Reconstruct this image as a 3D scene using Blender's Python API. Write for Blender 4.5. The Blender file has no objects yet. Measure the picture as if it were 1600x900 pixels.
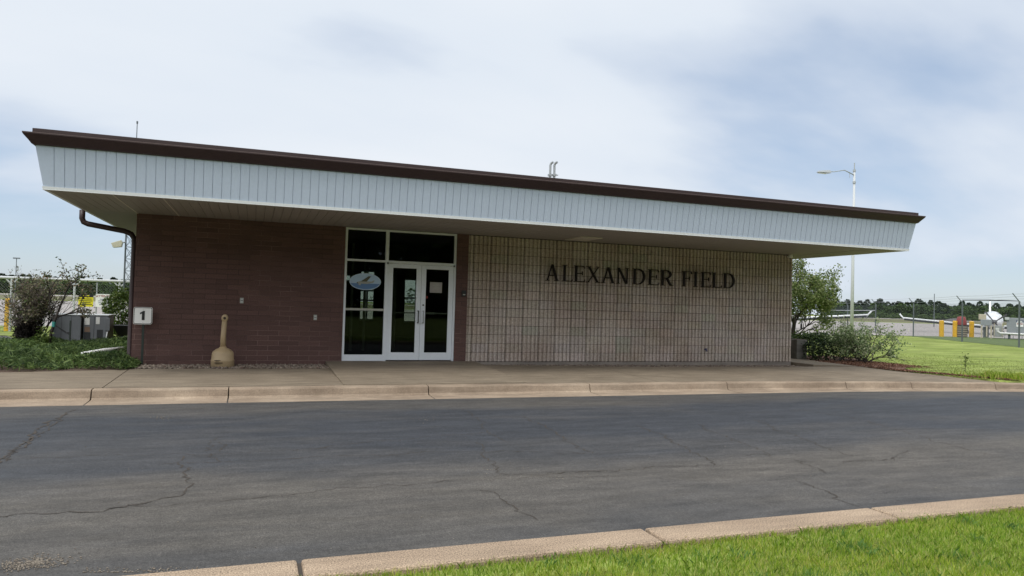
import bpy, math, random
import numpy as np
from mathutils import Vector, Matrix
random.seed(7); rng = np.random.default_rng(7)
S = bpy.context.scene; C = S.collection
rad = math.radians

# ------------------------------------------------------------------ camera
CAM = np.array([-1.7809, -15.3463, 1.2583]); PSI, TH, RO, F = .3478, .0252, .0287, 1110.1458
_f = np.array([math.sin(PSI)*math.cos(TH), math.cos(PSI)*math.cos(TH), math.sin(TH)])
_r = np.array([math.cos(PSI), -math.sin(PSI), 0]); _u = np.cross(_r, _f)
_r, _u = _r*math.cos(RO)+_u*math.sin(RO), -_r*math.sin(RO)+_u*math.cos(RO)
cd = bpy.data.cameras.new('camera'); cam = bpy.data.objects.new('camera', cd); C.objects.link(cam)
cd.sensor_width = 36; cd.lens = F/1600*36; cd.clip_end = 9000; cd.clip_start = .05
cam.matrix_world = Matrix(((_r[0], _u[0], -_f[0], CAM[0]), (_r[1], _u[1], -_f[1], CAM[1]), (_r[2], _u[2], -_f[2], CAM[2]), (0, 0, 0, 1)))
S.camera = cam
def at(u, v, z=None, y=None, D=None):
    """photo measurement -> a point of the place (on the ground z, on the plane y, or at depth D)"""
    d = _f*F + _r*(u-800) - _u*(v-450)
    t = (z-CAM[2])/d[2] if z is not None else (y-CAM[1])/d[1] if y is not None else D/F
    return CAM + t*d

# ------------------------------------------------------------------ materials
def mat(name):
    m = bpy.data.materials.new(name); m.use_nodes = True
    nt = m.node_tree; return m, nt, nt.nodes, nt.links, nt.nodes['Principled BSDF']
def N(nd, t, **kw):
    n = nd.new(t)
    for k, v in kw.items():
        if k in n.inputs: n.inputs[k].default_value = v
        else: setattr(n, k, v)
    return n
def ramp(nd, stops):
    r = nd.new('ShaderNodeValToRGB'); e = r.color_ramp.elements
    while len(e) < len(stops): e.new(.5)
    for k, (p, c) in enumerate(stops):
        e[k].position = p; e[k].color = (c[0], c[1], c[2], 1) if isinstance(c, tuple) else (c, c, c, 1)
    return r
def mixc(nd, lk, fac, a, b, mode='MIX'):
    m = nd.new('ShaderNodeMix'); m.data_type = 'RGBA'; m.blend_type = mode
    for sock, v in ((m.inputs[0], fac), (m.inputs[6], a), (m.inputs[7], b)):
        if hasattr(v, 'is_linked'): lk.new(v, sock)
        elif isinstance(v, tuple): sock.default_value = (v[0], v[1], v[2], 1)
        else: sock.default_value = v
    return m.outputs[2]
def plain(name, col, rough=.6, var=.12, scale=6., bump=.0, metal=0., spec=.5, coord='Object', stretch=(1, 1, 1)):
    """one base colour broken up by two scales of noise, with optional bump"""
    m, nt, nd, lk, b = mat(name)
    tc = nd.new('ShaderNodeTexCoord'); mp = nd.new('ShaderNodeMapping'); mp.inputs['Scale'].default_value = stretch
    lk.new(tc.outputs[coord], mp.inputs[0])
    n1 = N(nd, 'ShaderNodeTexNoise', Scale=scale, Detail=6., Roughness=.65); lk.new(mp.outputs[0], n1.inputs[0])
    n2 = N(nd, 'ShaderNodeTexNoise', Scale=scale*14, Detail=3.); lk.new(mp.outputs[0], n2.inputs[0])
    a = nd.new('ShaderNodeMath'); a.operation = 'ADD'; lk.new(n1.outputs[0], a.inputs[0]); lk.new(n2.outputs[0], a.inputs[1])
    r = ramp(nd, [(.25, tuple(c*(1-var*1.6) for c in col)), (.75, tuple(min(1, c*(1+var*1.6)) for c in col))])
    h = nd.new('ShaderNodeMath'); h.operation = 'MULTIPLY'; h.inputs[1].default_value = .5
    lk.new(a.outputs[0], h.inputs[0]); lk.new(h.outputs[0], r.inputs[0]); lk.new(r.outputs[0], b.inputs['Base Color'])
    b.inputs['Roughness'].default_value = rough; b.inputs['Metallic'].default_value = metal
    b.inputs['Specular IOR Level'].default_value = spec
    if bump:
        bm = N(nd, 'ShaderNodeBump', Strength=bump, Distance=.01); lk.new(a.outputs[0], bm.inputs['Height']); lk.new(bm.outputs[0], b.inputs['Normal'])
    return m
def leafmat(name, cols, trans=.3, rough=.55, patch=None):
    m, nt, nd, lk, b = mat(name)
    g = nd.new('ShaderNodeNewGeometry'); k = len(cols)
    r = ramp(nd, [(i/max(1, k-1), c) for i, c in enumerate(cols)]); lk.new(g.outputs['Random Per Island'], r.inputs[0])
    col = r.outputs[0]
    if patch:
        tc = nd.new('ShaderNodeTexCoord'); n = N(nd, 'ShaderNodeTexNoise', Scale=patch[0], Detail=4.); lk.new(tc.outputs['Object'], n.inputs[0])
        rr = ramp(nd, [(.42, 0.), (.62, 1.)]); lk.new(n.outputs[0], rr.inputs[0])
        col = mixc(nd, lk, rr.outputs[0], col, mixc(nd, lk, 1., col, patch[1], 'MULTIPLY'))
    lk.new(col, b.inputs['Base Color']); b.inputs['Roughness'].default_value = rough; b.inputs['Specular IOR Level'].default_value = .25
    tr = nd.new('ShaderNodeBsdfTranslucent'); lk.new(col, tr.inputs[0])
    mx = nd.new('ShaderNodeMixShader'); mx.inputs[0].default_value = trans
    lk.new(b.outputs[0], mx.inputs[1]); lk.new(tr.outputs[0], mx.inputs[2]); lk.new(mx.outputs[0], nd['Material Output'].inputs[0])
    return m

def brown_block():
    m, nt, nd, lk, b = mat('brown_block')
    tc = nd.new('ShaderNodeTexCoord'); sp = nd.new('ShaderNodeSeparateXYZ'); lk.new(tc.outputs['Object'], sp.inputs[0])
    ad = nd.new('ShaderNodeMath'); lk.new(sp.outputs[0], ad.inputs[0]); lk.new(sp.outputs[1], ad.inputs[1])
    cb = nd.new('ShaderNodeCombineXYZ'); lk.new(ad.outputs[0], cb.inputs[0]); lk.new(sp.outputs[2], cb.inputs[1])
    def bt(c1, c2, mo, sm):
        t = N(nd, 'ShaderNodeTexBrick', Scale=1.); lk.new(cb.outputs[0], t.inputs[0])
        t.inputs['Brick Width'].default_value = .4064; t.inputs['Row Height'].default_value = .1016
        t.inputs['Mortar Size'].default_value = sm; t.inputs['Mortar Smooth'].default_value = .1; t.inputs['Bias'].default_value = 0
        t.inputs['Color1'].default_value = c1; t.inputs['Color2'].default_value = c2; t.inputs['Mortar'].default_value = mo
        return t
    t = bt((.098, .053, .046, 1), (.128, .069, .059, 1), (.070, .040, .036, 1), .006)
    n = N(nd, 'ShaderNodeTexNoise', Scale=1.1, Detail=3.); lk.new(tc.outputs['Object'], n.inputs[0])
    r = ramp(nd, [(.45, 0.), (.60, .9)]); lk.new(n.outputs[0], r.inputs[0])
    # bare, paint-worn mortar in places
    t2 = bt((0, 0, 0, 1), (0, 0, 0, 1), (1, 1, 1, 1), .0055)
    fx = nd.new('ShaderNodeMath'); fx.operation = 'MULTIPLY'; lk.new(t2.outputs['Color'], fx.inputs[0]); lk.new(r.outputs[0], fx.inputs[1])
    col = mixc(nd, lk, fx.outputs[0], t.outputs[0], (.21, .13, .115))
    n2 = N(nd, 'ShaderNodeTexNoise', Scale=45., Detail=4.); lk.new(tc.outputs['Object'], n2.inputs[0])
    r2 = ramp(nd, [(.3, .78), (.7, 1.18)]); lk.new(n2.outputs[0], r2.inputs[0])
    col = mixc(nd, lk, 1., col, r2.outputs[0], 'MULTIPLY')
    lk.new(col, b.inputs['Base Color']); b.inputs['Roughness'].default_value = .85
    bm = N(nd, 'ShaderNodeBump', Strength=.6, Distance=.006); bm.invert = True; lk.new(t.outputs['Fac'], bm.inputs['Height']); lk.new(bm.outputs[0], b.inputs['Normal'])
    return m

def tan_block():
    m, nt, nd, lk, b = mat('split_rib_block')
    at_ = nd.new('ShaderNodeAttribute'); at_.attribute_name = 'tint'
    tc = nd.new('ShaderNodeTexCoord')
    n = N(nd, 'ShaderNodeTexNoise', Scale=22., Detail=8., Roughness=.75); lk.new(tc.outputs['Object'], n.inputs[0])
    r = ramp(nd, [(.3, (.62, .6, .58)), (.7, (1.35, 1.35, 1.35))]); lk.new(n.outputs[0], r.inputs[0])
    col = mixc(nd, lk, 1., at_.outputs['Color'], r.outputs[0], 'MULTIPLY')
    n3 = N(nd, 'ShaderNodeTexNoise', Scale=.8, Detail=5.); lk.new(tc.outputs['Object'], n3.inputs[0])
    r3 = ramp(nd, [(.4, (.92, .88, .84)), (.6, (1.08, 1.1, 1.1))]); lk.new(n3.outputs[0], r3.inputs[0])
    col = mixc(nd, lk, 1., col, r3.outputs[0], 'MULTIPLY')
    lk.new(col, b.inputs['Base Color']); b.inputs['Roughness'].default_value = .95; b.inputs['Specular IOR Level'].default_value = .2
    bm = N(nd, 'ShaderNodeBump', Strength=.9, Distance=.012); lk.new(n.outputs[0], bm.inputs['Height']); lk.new(bm.outputs[0], b.inputs['Normal'])
    return m

def asphalt():
    m, nt, nd, lk, b = mat('asphalt')
    tc = nd.new('ShaderNodeTexCoord'); O = tc.outputs['Object']
    mp = nd.new('ShaderNodeMapping'); mp.inputs['Scale'].default_value = (.3, .95, 1); mp.inputs['Rotation'].default_value = (0, 0, rad(2)); lk.new(O, mp.inputs[0])
    n1 = N(nd, 'ShaderNodeTexNoise', Scale=1.0, Detail=8., Roughness=.65); n1.inputs['Distortion'].default_value = .6; lk.new(mp.outputs[0], n1.inputs[0])
    sp = nd.new('ShaderNodeSeparateXYZ'); lk.new(O, sp.inputs[0])
    # worn wheel tracks and lighter silted bands run along the drive
    mr = nd.new('ShaderNodeMapRange'); mr.inputs[1].default_value = -12; mr.inputs[2].default_value = -3.9; lk.new(sp.outputs[1], mr.inputs[0])
    nb = N(nd, 'ShaderNodeTexNoise', Scale=.5, Detail=4.); lk.new(O, nb.inputs[0])
    ma = N(nd, 'ShaderNodeMath', operation='MULTIPLY_ADD'); ma.inputs[1].default_value = .14; lk.new(nb.outputs[0], ma.inputs[0]); lk.new(mr.outputs[0], ma.inputs[2])
    band = ramp(nd, [(0., .1), (.17, .2), (.27, .85), (.42, .95), (.52, .25), (.74, .02), (.9, .12), (.96, .7), (1., .6)]); lk.new(ma.outputs[0], band.inputs[0])
    ad = N(nd, 'ShaderNodeMath', operation='MULTIPLY_ADD'); ad.inputs[1].default_value = 1.5; ad.inputs[2].default_value = -.75; lk.new(n1.outputs[0], ad.inputs[0])
    sm = nd.new('ShaderNodeMath'); sm.use_clamp = True; lk.new(ad.outputs[0], sm.inputs[0]); lk.new(band.outputs[0], sm.inputs[1])
    base = mixc(nd, lk, sm.outputs[0], (.034, .0375, .044), (.078, .071, .062))
    mp2 = nd.new('ShaderNodeMapping'); mp2.inputs['Scale'].default_value = (.7, 3, 1); lk.new(O, mp2.inputs[0])
    n4 = N(nd, 'ShaderNodeTexNoise', Scale=2., Detail=6., Roughness=.7); lk.new(mp2.outputs[0], n4.inputs[0])
    r4 = ramp(nd, [(.35, .78), (.65, 1.25)]); lk.new(n4.outputs[0], r4.inputs[0])
    base = mixc(nd, lk, 1., base, r4.outputs[0], 'MULTIPLY')
    n2 = N(nd, 'ShaderNodeTexNoise', Scale=160., Detail=2.); lk.new(O, n2.inputs[0])
    r2 = ramp(nd, [(.3, .68), (.7, 1.35)]); lk.new(n2.outputs[0], r2.inputs[0])
    base = mixc(nd, lk, 1., base, r2.outputs[0], 'MULTIPLY')
    for sc_, lo, hi in ((75., .5, 1.55), (30., .78, 1.25), (7., .9, 1.1)):
        n5 = N(nd, 'ShaderNodeTexNoise', Scale=sc_, Detail=5., Roughness=.8); lk.new(O, n5.inputs[0])
        r5 = ramp(nd, [(.34, lo), (.66, hi)]); lk.new(n5.outputs[0], r5.inputs[0]); base = mixc(nd, lk, 1., base, r5.outputs[0], 'MULTIPLY')
    v = N(nd, 'ShaderNodeTexVoronoi', Scale=34.); lk.new(O, v.inputs[0])
    rv = ramp(nd, [(.12, 1.), (.2, 0.)]); lk.new(v.outputs['Distance'], rv.inputs[0])
    sc = nd.new('ShaderNodeSeparateColor'); lk.new(v.outputs['Color'], sc.inputs[0])
    rs = ramp(nd, [(.965, 0.), (.975, .7)]); lk.new(sc.outputs[0], rs.inputs[0])
    ml = N(nd, 'ShaderNodeMath', operation='MULTIPLY'); lk.new(rv.outputs[0], ml.inputs[0]); lk.new(rs.outputs[0], ml.inputs[1])
    base = mixc(nd, lk, ml.outputs[0], base, (.24, .21, .17))
    lk.new(base, b.inputs['Base Color']); b.inputs['Roughness'].default_value = .78; b.inputs['Specular IOR Level'].default_value = .35
    bm = N(nd, 'ShaderNodeBump', Strength=.5, Distance=.004); lk.new(n2.outputs[0], bm.inputs['Height']); lk.new(bm.outputs[0], b.inputs['Normal'])
    return m

def concrete(name, c1, c2, agg=.25):
    m, nt, nd, lk, b = mat(name)
    tc = nd.new('ShaderNodeTexCoord'); O = tc.outputs['Object']
    n1 = N(nd, 'ShaderNodeTexNoise', Scale=.9, Detail=8., Roughness=.7); lk.new(O, n1.inputs[0])
    r1 = ramp(nd, [(.32, c1), (.68, c2)]); lk.new(n1.outputs[0], r1.inputs[0])
    mp = nd.new('ShaderNodeMapping'); mp.inputs['Scale'].default_value = (.7, 4, 4); lk.new(O, mp.inputs[0])
    n3 = N(nd, 'ShaderNodeTexNoise', Scale=2.2, Detail=5.); lk.new(mp.outputs[0], n3.inputs[0])
    r3 = ramp(nd, [(.35, .84), (.65, 1.12)]); lk.new(n3.outputs[0], r3.inputs[0])
    col = mixc(nd, lk, 1., r1.outputs[0], r3.outputs[0], 'MULTIPLY')
    n2 = N(nd, 'ShaderNodeTexNoise', Scale=110., Detail=3.); lk.new(O, n2.inputs[0])
    r2 = ramp(nd, [(.3, 1-agg), (.7, 1+agg)]); lk.new(n2.outputs[0], r2.inputs[0])
    col = mixc(nd, lk, 1., col, r2.outputs[0], 'MULTIPLY')
    lk.new(col, b.inputs['Base Color']); b.inputs['Roughness'].default_value = .9; b.inputs['Specular IOR Level'].default_value = .25
    bm = N(nd, 'ShaderNodeBump', Strength=.4, Distance=.004); lk.new(n2.outputs[0], bm.inputs['Height']); lk.new(bm.outputs[0], b.inputs['Normal'])
    return m

def field():
    m, nt, nd, lk, b = mat('mown_grass_ground')
    tc = nd.new('ShaderNodeTexCoord'); O = tc.outputs['Object']
    n1 = N(nd, 'ShaderNodeTexNoise', Scale=.35, Detail=7., Roughness=.7); lk.new(O, n1.inputs[0])
    r1 = ramp(nd, [(.3, (.15, .195, .042)), (.55, (.21, .255, .07)), (.75, (.27, .28, .105))]); lk.new(n1.outputs[0], r1.inputs[0])
    mp = nd.new('ShaderNodeMapping'); mp.inputs['Rotation'].default_value = (0, 0, rad(20)); mp.inputs['Scale'].default_value = (.35, 3.6, 1); lk.new(O, mp.inputs[0])
    n2 = N(nd, 'ShaderNodeTexNoise', Scale=1.3, Detail=4., Roughness=.6); lk.new(mp.outputs[0], n2.inputs[0])
    r2 = ramp(nd, [(.38, .62), (.62, 1.36)]); lk.new(n2.outputs[0], r2.inputs[0])
    col = mixc(nd, lk, 1., r1.outputs[0], r2.outputs[0], 'MULTIPLY')
    n3 = N(nd, 'ShaderNodeTexNoise', Scale=14., Detail=6., Roughness=.8); lk.new(O, n3.inputs[0])
    r3 = ramp(nd, [(.3, .55), (.7, 1.45)]); lk.new(n3.outputs[0], r3.inputs[0])
    col = mixc(nd, lk, 1., col, r3.outputs[0], 'MULTIPLY')
    lk.new(col, b.inputs['Base Color']); b.inputs['Roughness'].default_value = .95; b.inputs['Specular IOR Level'].default_value = .1
    return m

def glassmat(name, tint):
    m, nt, nd, lk, b = mat(name); nd.remove(b)
    t = nd.new('ShaderNodeBsdfTransparent'); t.inputs[0].default_value = (*tint, 1)
    g = nd.new('ShaderNodeBsdfGlossy'); g.inputs['Roughness'].default_value = .0; g.inputs[0].default_value = (.27, .29, .32, 1)
    fr = N(nd, 'ShaderNodeFresnel', IOR=1.5); mx = nd.new('ShaderNodeMixShader')
    lk.new(fr.outputs[0], mx.inputs[0]); lk.new(t.outputs[0], mx.inputs[1]); lk.new(g.outputs[0], mx.inputs[2]); lk.new(mx.outputs[0], nd['Material Output'].inputs[0])
    return m

M = dict(
    brown=brown_block(), tan=tan_block(), asphalt=asphalt(), field=field(),
    walk=concrete('sidewalk_concrete', (.172, .138, .100), (.232, .190, .140), .25),
    kerb=concrete('kerb_concrete', (.20, .15, .108), (.37, .295, .22), .3),
    nearkerb=concrete('exposed_aggregate', (.27, .20, .14), (.36, .275, .195), .6),
    found=concrete('foundation_concrete', (.2, .175, .155), (.31, .27, .235), .12),
    apron=plain('apron_concrete', (.30, .275, .26), .9, .1, .06), rough=plain('unmown_grass', (.085, .125, .03), .95, .25, 1.5, stretch=(1, 1, 1)), runway=plain('runway_pavement', (.34, .31, .29), .9, .06, .02),
    drygrass=plain('dry_airfield_grass', (.12, .115, .045), .95, .2, .05, stretch=(.3, 1, 1)),
    joint=plain('joint_shadow_dirt', (.055, .045, .036), .95), mortar=plain('dark_mortar', (.05, .042, .037), .95),
    fascia=plain('white_siding', (.50, .57, .685), .45, .035, 1.4), fgap=plain('siding_groove_shade', (.43, .49, .59), .6), trimw=plain('white_trim', (.78, .8, .81), .4, .03),
    soffit=plain('soffit_panel', (.33, .305, .28), .6, .05, 1.), soffit2=plain('soffit_light_panel', (.62, .58, .5), .5, .04),
    gutter=plain('brown_gutter_metal', (.036, .0175, .0175), .45, .14, 3.), lip=plain('gutter_lip_highlight', (.16, .115, .105), .5), roofm=plain('roof_membrane', (.12, .11, .1), .9),
    alu=plain('white_aluminium', (.76, .80, .85), .38, .04, 2.), alu2=plain('bare_aluminium', (.42, .41, .38), .4, .06, metal=.4),
    black=plain('black_plastic', (.015, .015, .016), .45), steel=plain('galvanised_steel', (.42, .44, .45), .45, .1, 4., metal=.5),
    dsteel=plain('weathered_steel', (.13, .15, .16), .6, .15, 5., metal=.3), white=plain('white_paint', (.78, .78, .77), .4, .03),
    offw=plain('sign_white', (.86, .86, .84), .5, .03), yellow=plain('yellow_paint', (.75, .42, .012), .5, .08, 3.),
    yellow2=plain('sign_yellow', (.70, .62, .02), .5, .04), red=plain('red_paint', (.25, .035, .035), .5), navy=plain('navy_print', (.02, .03, .12), .5),
    beige=plain('beige_plastic', (.42, .31, .18), .5, .07, 8., bump=.15), beiged=plain('receptacle_hole', (.05, .035, .02), .7),
    green=plain('green_post', (.022, .032, .026), .6), acg=plain('grey_casing', (.15, .16, .175), .5, .06, 3.), acl=plain('pale_casing', (.52, .54, .55), .45, .05),
    acd=plain('dark_grille', (.03, .032, .035), .6), label=plain('paper_label', (.7, .7, .68), .6), lab2=plain('brown_label', (.2, .13, .09), .6),
    grey=plain('grey_tank_paint', (.27, .29, .31), .5, .05), grey2=plain('pale_box_paint', (.38, .40, .40), .5, .05), tanbox=plain('tan_cabinet', (.5, .44, .34), .5, .05),
    wood=plain('weathered_wood', (.28, .24, .19), .8, .15, 3.), bark=plain('bark', (.075, .058, .045), .9, .25, 9., bump=.5),
    barkd=plain('dark_bark', (.038, .03, .026), .9, .25, 9., bump=.5), mulch=plain('bark_mulch', (.15, .075, .05), .95, .45, 7., bump=1.),
    dirt=plain('garden_soil', (.085, .055, .04), .95, .3, 6., bump=.6), plane=plain('aircraft_white', (.75, .77, .79), .25, .03, .5),
    planed=plain('aircraft_dark', (.02, .024, .03), .3), prop=plain('propeller_grey', (.08, .08, .085), .4), rubber=plain('rubber', (.02, .02, .02), .8),
    inwall=plain('interior_wall', (.17, .15, .125), .8, .06, 1.), carpet=plain('carpet', (.04, .036, .034), .95), inceil=plain('ceiling_tile', (.22, .21, .2), .9),
    dark=plain('dark_furniture', (.02, .018, .018), .7), block=concrete('weathered_concrete', (.13, .125, .11), (.22, .21, .19), .2),
    letter=plain('dark_bronze_letter', (.012, .007, .007), .6, .1, spec=.25), notice=plain('taped_notice', (.33, .31, .29), .7), mound=plain('dark_earth', (.10, .095, .095), .95, .15, .05),
    glass=glassmat('window_glass', (.62, .66, .62)), lens=plain('lamp_lens', (.6, .62, .6), .2), flood=plain('floodlight_cream', (.5, .48, .36), .5),
    decal1=plain('decal_pale_blue', (.42, .56, .72), .4, .03), decal2=plain('decal_deep_blue', (.10, .20, .40), .4, .1, 9.), decal3=plain('decal_rim', (.55, .66, .8), .4),
    decal4=plain('decal_wing_olive', (.09, .08, .045), .5), decal5=plain('decal_cream', (.36, .37, .34), .5),
    g_near=leafmat('lawn_blade', [(.12, .21, .022), (.22, .37, .035), (.36, .49, .06), (.54, .53, .19)], .5, .5, (1.3, (1.25, 1.1, 1.1))),
    g_tuft=leafmat('lawn_tuft', [(.12, .24, .06), (.20, .34, .09)], .45),
    g_lawn=leafmat('far_lawn_blade', [(.17, .22, .045), (.24, .30, .07), (.34, .36, .13)], .4),
    jun=leafmat('juniper_spray', [(.03, .06, .02), (.07, .125, .035), (.14, .215, .06), (.22, .29, .095)], .3, .6, (1.6, (.6, .62, .7))),
    varieg=leafmat('variegated_leaf', [(.09, .15, .055), (.15, .23, .085), (.30, .37, .19), (.56, .58, .40)], .35),
    leafy=leafmat('tree_leaf', [(.06, .10, .025), (.11, .16, .04), (.17, .22, .06), (.34, .36, .19)], .4),
    yew=leafmat('yew_leaf', [(.010, .022, .009), (.018, .036, .012), (.03, .055, .016)], .1, .6),
    yewtip=leafmat('yew_tip', [(.06, .11, .02), (.10, .15, .03)], .25),
    brownl=leafmat('withered_leaf', [(.07, .11, .035), (.15, .16, .08), (.28, .21, .15), (.10, .16, .045)], .3),
    twig=leafmat('twig', [(.06, .05, .043), (.12, .10, .085), (.2, .17, .145)], 0., .9),
    bush=leafmat('bush_leaf', [(.03, .06, .012), (.06, .1, .018), (.11, .14, .03)], .25),
    pine=leafmat('pine_crown', [(.010, .022, .012), (.017, .034, .016), (.026, .046, .02)], .05, .8),
    decid=leafmat('leafy_crown', [(.026, .055, .014), (.045, .082, .018), (.065, .105, .024)], .1, .8),
    pale=leafmat('pale_crown', [(.06, .1, .03), (.085, .13, .04)], .1, .8),
    stone=leafmat('river_stone', [(.10, .075, .06), (.20, .16, .13), (.30, .25, .2), (.13, .08, .065)], 0., .85),
    grit=leafmat('loose_grit', [(.13, .11, .09), (.26, .225, .18)], 0., .9),
)

# ------------------------------------------------------------------ mesh helpers
def rrect(x0, z0, x1, z1, r, n=5):
    P = []
    for cx, cz, a0 in ((x1-r, z0+r, -90), (x1-r, z1-r, 0), (x0+r, z1-r, 90), (x0+r, z0+r, 180)):
        P += [(cx+r*math.cos(rad(a0+90*i/n)), cz+r*math.sin(rad(a0+90*i/n))) for i in range(n+1)]
    return P
class MB:
    def __init__(s): s.v, s.f = [], []
    def add(s, vs, fs):
        k = len(s.v); s.v += [tuple(map(float, p)) for p in vs]; s.f += [tuple(i+k for i in f) for f in fs]; return s
    def box(s, a, b):
        x0, y0, z0 = a; x1, y1, z1 = b
        return s.add([(x0,y0,z0),(x1,y0,z0),(x1,y1,z0),(x0,y1,z0),(x0,y0,z1),(x1,y0,z1),(x1,y1,z1),(x0,y1,z1)],
                     [(0,3,2,1),(4,5,6,7),(0,1,5,4),(1,2,6,5),(2,3,7,6),(3,0,4,7)])
    def prism(s, poly, y0, y1):           # polygon in x,z (counter-clockwise seen from -y), front y0, back y1
        n = len(poly)
        return s.add([(x, y0, z) for x, z in poly]+[(x, y1, z) for x, z in poly],
                     [tuple(range(n)), tuple(range(2*n-1, n-1, -1))]+[(i, i+n, (i+1) % n+n, (i+1) % n) for i in range(n)])
    def slab(s, poly, z0, z1):            # polygon in x,y; z1 may be a function
        n = len(poly); g = z1 if callable(z1) else (lambda x, y: z1)
        return s.add([(x, y, z0) for x, y in poly]+[(x, y, g(x, y)) for x, y in poly],
                     [tuple(range(n-1, -1, -1)), tuple(range(n, 2*n))]+[(i, (i+1) % n, (i+1) % n+n, i+n) for i in range(n)])
    def tube(s, path, r, n=8, cap=True):
        P = [Vector(p) for p in path]; R = r if isinstance(r, (list, tuple)) else [r]*len(P); vs = []; prev = None
        for i, p in enumerate(P):
            d = (P[min(i+1, len(P)-1)]-P[max(i-1, 0)]).normalized()
            a = prev if prev is not None else (Vector((0, 0, 1)) if abs(d.z) < .9 else Vector((1, 0, 0)))
            a = (a-d*a.dot(d)); a = a.normalized() if a.length > 1e-6 else d.orthogonal().normalized(); prev = a; b = d.cross(a)
            vs += [p+(a*math.cos(2*math.pi*k/n)+b*math.sin(2*math.pi*k/n))*R[i] for k in range(n)]
        fs = [(i*n+k, i*n+(k+1) % n, (i+1)*n+(k+1) % n, (i+1)*n+k) for i in range(len(P)-1) for k in range(n)]
        if cap: fs += [tuple(range(n-1, -1, -1)), tuple(range((len(P)-1)*n, len(P)*n))]
        return s.add(vs, fs)
    def lathe(s, prof, c, n=24):
        vs = [(c[0]+r*math.cos(2*math.pi*k/n), c[1]+r*math.sin(2*math.pi*k/n), c[2]+z) for r, z in prof for k in range(n)]
        fs = [(i*n+k, i*n+(k+1) % n, (i+1)*n+(k+1) % n, (i+1)*n+k) for i in range(len(prof)-1) for k in range(n)]
        return s.add(vs, fs+[tuple(range(n-1, -1, -1)), tuple(range((len(prof)-1)*n, len(prof)*n))])
    def build(s, name, m, parent=None, bevel=0, smooth=False, loc=None, local=False):
        o0 = Vector((0, 0, 0)) if local else Vector(parent_loc(parent)) if parent else Vector(loc or (0, 0, 0))
        me = bpy.data.meshes.new(name); me.from_pydata([(p[0]-o0.x, p[1]-o0.y, p[2]-o0.z) for p in s.v], [], s.f); me.update()
        me.materials.append(m); o = bpy.data.objects.new(name, me); C.objects.link(o)
        if smooth: me.shade_smooth()
        if parent: o.parent = parent
        elif loc: o.location = loc
        if bevel:
            b = o.modifiers.new('bevel', 'BEVEL'); b.width = bevel; b.segments = 2; b.limit_method = 'ANGLE'
        return o
def parent_loc(o):
    v = Vector((0, 0, 0))
    while o is not None: v += Vector(o.location); o = o.parent
    return v
def tag(o, label, cat, group=None):
    o['label'] = label; o['category'] = cat
    if group: o['group'] = group
    return o
def thing(name, label, cat, loc, group=None):
    o = bpy.data.objects.new(name, None); C.objects.link(o); o.location = loc; return tag(o, label, cat, group)
def struct(o): o['kind'] = 'structure'; return o
def npmesh(name, V, nper, m, parent=None, loc=(0, 0, 0)):
    """V: (n*nper,3) verts of n separate polygons with nper corners each"""
    V = np.asarray(V, dtype=np.float32); o0 = np.array(parent_loc(parent) if parent else loc, dtype=np.float32)
    V = V-o0; n = len(V)//nper; me = bpy.data.meshes.new(name)
    me.vertices.add(len(V)); me.vertices.foreach_set('co', V.ravel())
    me.loops.add(len(V)); me.loops.foreach_set('vertex_index', np.arange(len(V), dtype=np.int32))
    me.polygons.add(n); me.polygons.foreach_set('loop_start', np.arange(0, len(V), nper, dtype=np.int32))
    me.update(calc_edges=True); me.validate(); me.materials.append(m)
    o = bpy.data.objects.new(name, me); C.objects.link(o)
    if parent: o.parent = parent
    else: o.location = loc
    return o
def unit(a): return a/np.maximum(np.linalg.norm(a, axis=-1, keepdims=True), 1e-9)
def leaves(P, size, aspect=.55, up=.3, dirs=None, droop=0.):
    """rhombic leaf per point"""
    n = len(P); d = unit(rng.normal(size=(n, 3))) if dirs is None else unit(dirs+rng.normal(size=(n, 3))*.35)
    d[:, 2] -= droop; d = unit(d)
    w = unit(np.cross(d, unit(rng.normal(size=(n, 3))+np.array([0, 0, up])))); L = (size*rng.uniform(.6, 1.3, n))[:, None]
    return np.stack([P-d*L*.5, P+w*L*aspect*.5-d*L*.05, P+d*L*.5, P-w*L*aspect*.5-d*L*.05], 1).reshape(-1, 3)
def blades(P, h, w, lean=.45):
    n = len(P); a = rng.uniform(0, 2*np.pi, n); s = np.stack([np.cos(a), np.sin(a), 0*a], 1); b = rng.uniform(0, 2*np.pi, n)
    t = np.stack([np.cos(b), np.sin(b), 0*b], 1)*rng.uniform(.05, lean, n)[:, None]; H = (h*rng.uniform(.5, 1.2, n))[:, None]
    up = np.array([0, 0, 1.]); W = (w*rng.uniform(.7, 1.3, n))[:, None]
    m1 = P+(up*.62+t*.35)*H; tip = P+(up+t*1.1)*H
    return np.stack([P-s*W*.5, P+s*W*.5, m1+s*W*.35, tip, m1-s*W*.35], 1).reshape(-1, 3)

# ------------------------------------------------------------------ ground, drive, kerbs, walk
def yc(x): return -3.44-.0165*max(0, x-7)**2 if x < 18 else -3.44-.0165*121-.363*(x-18)
xs = [-400, -60, -30, -14, -8, -4, 0, 3, 5, 7]+[7+k for k in range(1, 12)]+[20, 24, 30, 60, 400]
ZG = -.1
def sweep(mb, X, prof):                   # prof(x) -> list of (y,z)
    rows = [[(x, y, z) for y, z in prof(x)] for x in X]; n = len(rows[0])
    mb.add([p for r in rows for p in r], [(i*n+k, (i+1)*n+k, (i+1)*n+k+1, i*n+k+1) for i in range(len(X)-1) for k in range(n-1)])
def gprof(x):
    yb = .12 if x < 13.2 else .12+(yc(x)+.2-.12)*min(1, (x-13.2)/.8)
    return [(-4000, -.24), (-14.5, -.24), (-11.45, -.235), (-11.3, -.5), (yb-.1, -.5), (yb, ZG), (max(yb+1, 60), ZG), (6000, ZG)]
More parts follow.
